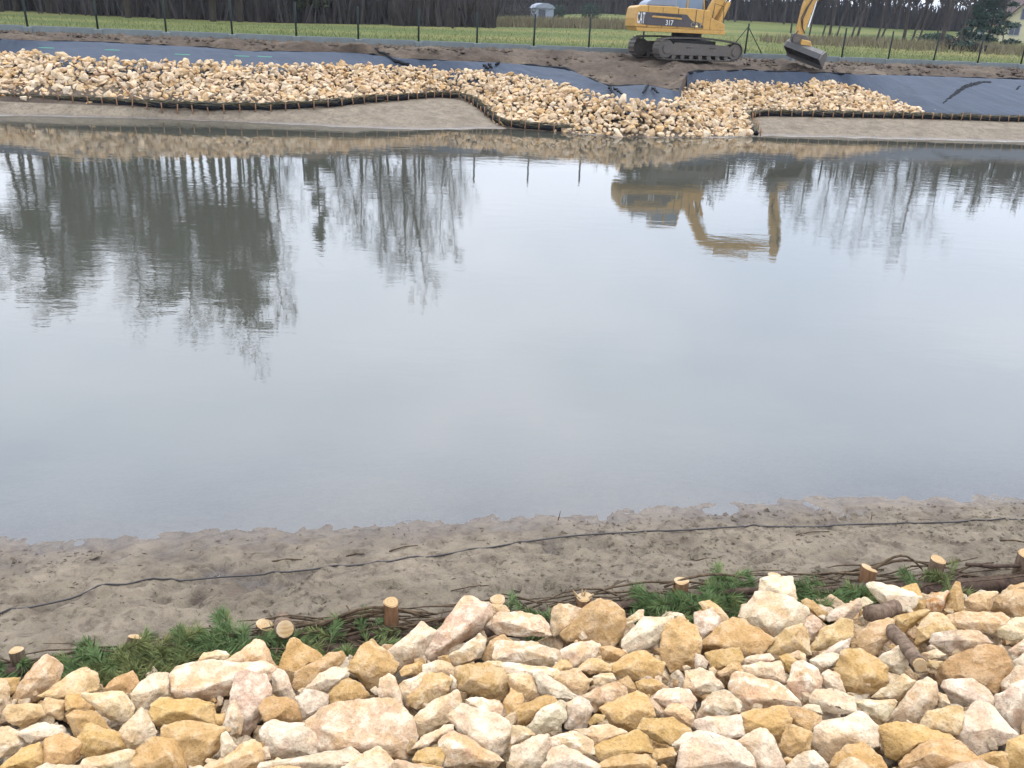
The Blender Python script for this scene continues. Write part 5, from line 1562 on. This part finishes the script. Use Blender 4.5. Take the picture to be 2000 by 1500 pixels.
# arched withies behind the stones
for k, (xa, xb, h) in enumerate(((-.98, -.42, .10), (-1.02, -.40, .07), (-.90, -.35, .05), (-1.1, -.5, .03), (2.25, 2.6, .12), (2.2, 2.7, .08), (.95, 1.5, .06))):
    pts = [edge_pt(xa + (xb - xa) * u, -.03 + .02 * k * .3, .27 + h * math.sin(math.pi * u)) for u in np.linspace(0, 1, 9)]
    MB().tube(pts, [.008, .009, .009, .008, .008, .007, .007, .006, .004], 6).build('withy', M_TWIG, edge, smooth=True)

# pine branches pressed into the edge: woody shoots, each with brushes of needles
def pine_branch(px_, py_, spread, shoots, nl, label, seed, lift=.06, dens=1.0):
    rr = random.Random(seed)
    g = on_z(px_, py_, .30); g.z = .22
    root = empty('pine_branch', g, label=label, cat='pine branch', group='pine branches of the near edge')
    st, nd = MB(), MB()
    for k in range(int(shoots * (2.1 if px_ < 620 else 1.5))):
        a = Vector((rr.uniform(-spread, spread), rr.uniform(-.15, .11), rr.uniform(-.02, .045)))
        d = Vector((rr.gauss(0, 1), rr.gauss(-.15, .55), rr.uniform(-.15, .28))).normalized()
        L = rr.uniform(.07, .17)
        c = a + d * L * .55 + Vector((0, 0, .02)); b = a + d * L + Vector((0, 0, rr.uniform(-.02, .04)))
        st.tube([a - d * .12, a, c, b], [.0045, .004, .0035, .002], 4, False)
        for j in range(int(125 * dens)):
            u = rr.random() ** .8
            p = a.lerp(c, u / .55) if u < .55 else c.lerp(b, (u - .55) / .45)
            side = Vector((rr.gauss(0, 1), rr.gauss(0, 1), rr.gauss(0, 1)))
            side = (side - d * side.dot(d)).normalized()
            nv = (d * rr.uniform(.35, 1.0) + side * rr.uniform(.35, 1.0)).normalized() * nl * rr.uniform(.7, 1.15)
            w = nv.cross(Vector((rr.gauss(0, 1), rr.gauss(0, 1), rr.gauss(0, 1)))).normalized() * .0021
            sag = Vector((0, 0, -nl * .08))
            nd.add([p - w, p + w, p + nv * .6 + w + sag * .3, p + nv + sag, p + nv * .6 - w + sag * .3], [(0, 1, 2, 3, 4)])
    st.build('shoots', M_TWIG, root)
    nd.build('needles', M_NEEDLE, root, kind='stuff')
for i, (px_, py_, sp, sh, nl, lb, dn) in enumerate((
        (10, 1305, .16, 9, .065, 'pine branch beside the leftmost peg at the left edge', 1),
        (160, 1300, .14, 13, .07, 'pine branch at the left end of the thick needle clump', 1),
        (205, 1275, .10, 12, .075, 'upright bushy pine tuft on top of the thick clump', 1.1),
        (262, 1290, .17, 17, .075, 'bright green pine branch in the middle of the thick clump', 1.2),
        (330, 1275, .16, 16, .075, 'pine branch right of the peg in the thick clump', 1.2),
        (395, 1262, .15, 14, .075, 'pine branch above the small cream stone', 1.1),
        (450, 1250, .15, 14, .07, 'pine branch left of the pale slanted peg', 1.1),
        (520, 1262, .13, 12, .07, 'dark pine branch under the jutting log', 1),
        (600, 1250, .15, 11, .07, 'pine branch right of the jutting log', 1),
        (655, 1240, .12, 8, .065, 'thin pine sprig above the diamond-shaped ochre stone', .8),
        (720, 1212, .12, 5, .06, 'yellowish pine sprig left of the tall orange peg', .6),
        (775, 1225, .10, 4, .06, 'small pine sprig at the foot of the tall orange peg', .7),
        (845, 1215, .10, 3, .055, 'sparse pine sprig above the white slanted stone', .5),
        (1040, 1200, .14, 5, .055, 'sparse yellow-green pine sprig left of the splintered peg', .7),
        (1075, 1215, .08, 4, .05, 'little pine sprig beside the big ochre block', .6),
        (1265, 1178, .15, 10, .075, 'bright yellow-green pine branch left of the round-topped peg', .9),
        (1320, 1168, .14, 13, .075, 'pine branch under the round-topped peg', 1),
        (1380, 1158, .13, 13, .075, 'pine branch right of the round-topped peg', 1),
        (1420, 1140, .08, 8, .07, 'upright pine tuft left of the tall white block', 1),
        (1450, 1160, .12, 9, .07, 'pine branch touching the tall white block on its left', 1),
        (1585, 1158, .12, 10, .07, 'pine branch touching the tall white block on its right', 1),
        (1630, 1155, .12, 11, .075, 'bushy pine branch between white block and white wedge', 1),
        (1672, 1165, .10, 8, .065, 'pine sprig below the reddish split peg', .9),
        (1815, 1140, .07, 5, .06, 'pine sprig at the foot of the tall brown peg', .8),
        (1845, 1130, .07, 4, .06, 'pine sprig right of the tall brown peg', .8))):
    pine_branch(px_, py_, sp, sh, nl, lb, 300 + i, dens=dn)

# the cable over the sand
cp = [on_z(x, y, .1) for x, y in ((-420,1330),(-150,1245),(0,1205),(90,1186),(180,1160),(250,1141),(300,1132),(360,1127),(430,1118),(520,1112),(620,1100),(760,1094),(860,1083),(960,1064),(1050,1048),(1150,1038),(1250,1031),(1330,1031),(1420,1023),(1500,1021),(1600,1021),(1700,1017),(1850,1017),(2000,1014),(2200,1012),(2500,1010))]
cp = resample(smooth_path(cp, 2), .05)
cpr = random.Random(8)
cp = [Vector((p.x, p.y + float(vnoise(p.x, 2.0, 3.0, 3)) * .02, sand_z(p.x, p.y))) for p in cp]
zs_ = [p.z for p in cp]
for i, p in enumerate(cp): p.z = max(sum(zs_[max(0, i - 14):i + 15]) / len(zs_[max(0, i - 14):i + 15]), zs_[i] - .004) + .009
MB().tube(cp, .006, 7).build('cable', M_CABLE, None, smooth=True, label='black cable snaking over the sand along the near water edge', cat='cable')

# sticks, bark scraps and lumps of sand
def stick(px0, py0, px1, py1, r, label, z1=None):
    p, q = on_z(px0, py0, .1), on_z(px1, py1, .1)
    p.z = sand_z(p.x, p.y) + r * .6; q.z = (sand_z(q.x, q.y) + r * .6) if z1 is None else z1
    m = (q - p) * .5 + Vector((0, .01, r))
    MB().tube([Vector((0, 0, 0)), m, q - p], [r, r * .9, r * .5], 5).build('twig', M_TWIG, None, smooth=True, loc=p, label=label, cat='twig')
pz = on_z(1088, 1013, .02)
MB().tube([(0, 0, -.05), (.012, 0, .02), (.022, 0, .075)], [.004, .004, .002], 5).build('twig', M_TWIG, None, loc=(pz.x, pz.y, sand_z(pz.x, pz.y)), label='little twig standing upright at the water edge', cat='twig')
pz = on_z(1700, 1018, .05)
MB().tube([(0, 0, -.05), (.002, 0, .02), (-.004, 0, .065)], [.0035, .003, .002], 5).build('twig', M_TWIG, None, loc=(pz.x, pz.y, sand_z(pz.x, pz.y)), label='little twig standing beside the cable on the right', cat='twig')
for s in ((530,1090,590,1086,.006,'short dark stick on the sand near the cable, left of centre'),(675,1072,712,1066,.005,'thin dark stick just above the cable'),(760,1068,816,1058,.005,'thin stick by the puddle edge left of centre'),(1950,1066,2010,1072,.007,'dark stick on the sand at the right edge'),(1795,1007,1838,1009,.006,'stick lying at the waterline on the right'),(1555,1045,1620,1040,.005,'pale stick below the cable right of centre'),(1355,1108,1398,1098,.004,'thin twig above the round-topped peg'),(880,1175,960,1158,.004,'thin forked twig left of the flat-topped peg')):
    stick(*s)
lt = MB(); lr = random.Random(22)
for _ in range(520):
    x = lr.uniform(-3.6, 4.6); u = lr.random() ** .8
    y = float(peg_y(x)) + .05 + (float(nshore_y(x)) - float(peg_y(x)) - .1) * u
    p = Vector((x, y, sand_z(x, y) + .002)); L = lr.uniform(.004, .020) * (1.8 if lr.random() < .1 else 1); a = lr.gauss(0, 1.0)
    d = Vector((math.cos(a), math.sin(a), lr.gauss(0, .1))) * L; b = Vector((-math.sin(a), math.cos(a), 0)) * lr.uniform(.001, .0045)
    lt.add([p - d - b, p + d - b * .4, p + d * .8 + b, p - d * .7 + b, p + Vector((0, 0, .005))], [(0, 1, 4), (1, 2, 4), (2, 3, 4), (3, 0, 4)])
lt.build('bark_litter', M_TWIG, None, kind='stuff', label='scraps of bark and twig strewn over the sand', cat='litter')
ld = MB()
for _ in range(2600):
    x = lr.uniform(-3.8, 4.8); u = lr.random()
    y = float(peg_y(x)) + .03 + (float(nshore_y(x)) - float(peg_y(x)) - .12) * u
    if float(vnoise(x, y, 1.7, 31)) < -.05: continue
    s = lr.uniform(.004, .017) * (2.2 if lr.random() < .12 else 1); z = sand_z(x, y)
    v = [Vector((math.cos(a) * s * lr.uniform(.6, 1.3), math.sin(a) * s * lr.uniform(.6, 1.3), lr.uniform(-.2, .3) * s)) for a in (0, 1.25, 2.5, 3.8, 5.0)] + [Vector((lr.gauss(0, .2) * s, lr.gauss(0, .2) * s, s * lr.uniform(.5, 1.0)))]
    ld.add([Vector((x, y, z)) + q for q in v], [(k, (k + 1) % 5, 5) for k in range(5)])
ld.build('sand_lumps', M_SAND, None, kind='stuff', label='small crumbled lumps of wet sand on the near shore', cat='sand')
print('tris', sum(len(p.vertices) - 2 for m in {o.data for o in bpy.data.objects if o.type == 'MESH'} for p in m.polygons))

# ------------------------------------------------------------------ damp autumn air
hz = MB().box((-1700, -60, -4), (1700, 1900, 42)).build('haze', None, None, kind='stuff', label='thin damp haze over the whole place', cat='haze')
hm = bpy.data.materials.new('haze_air'); hm.use_nodes = True
hn = hm.node_tree.nodes; hn.remove(hn['Principled BSDF'])
pv = hn.new('ShaderNodeVolumePrincipled'); pv.inputs['Color'].default_value = (0.80, 0.86, 0.97, 1); pv.inputs['Density'].default_value = 0.0002
pv.inputs['Anisotropy'].default_value = 0.2
hm.node_tree.links.new(pv.outputs[0], hn['Material Output'].inputs['Volume'])
hz.data.materials.append(hm)
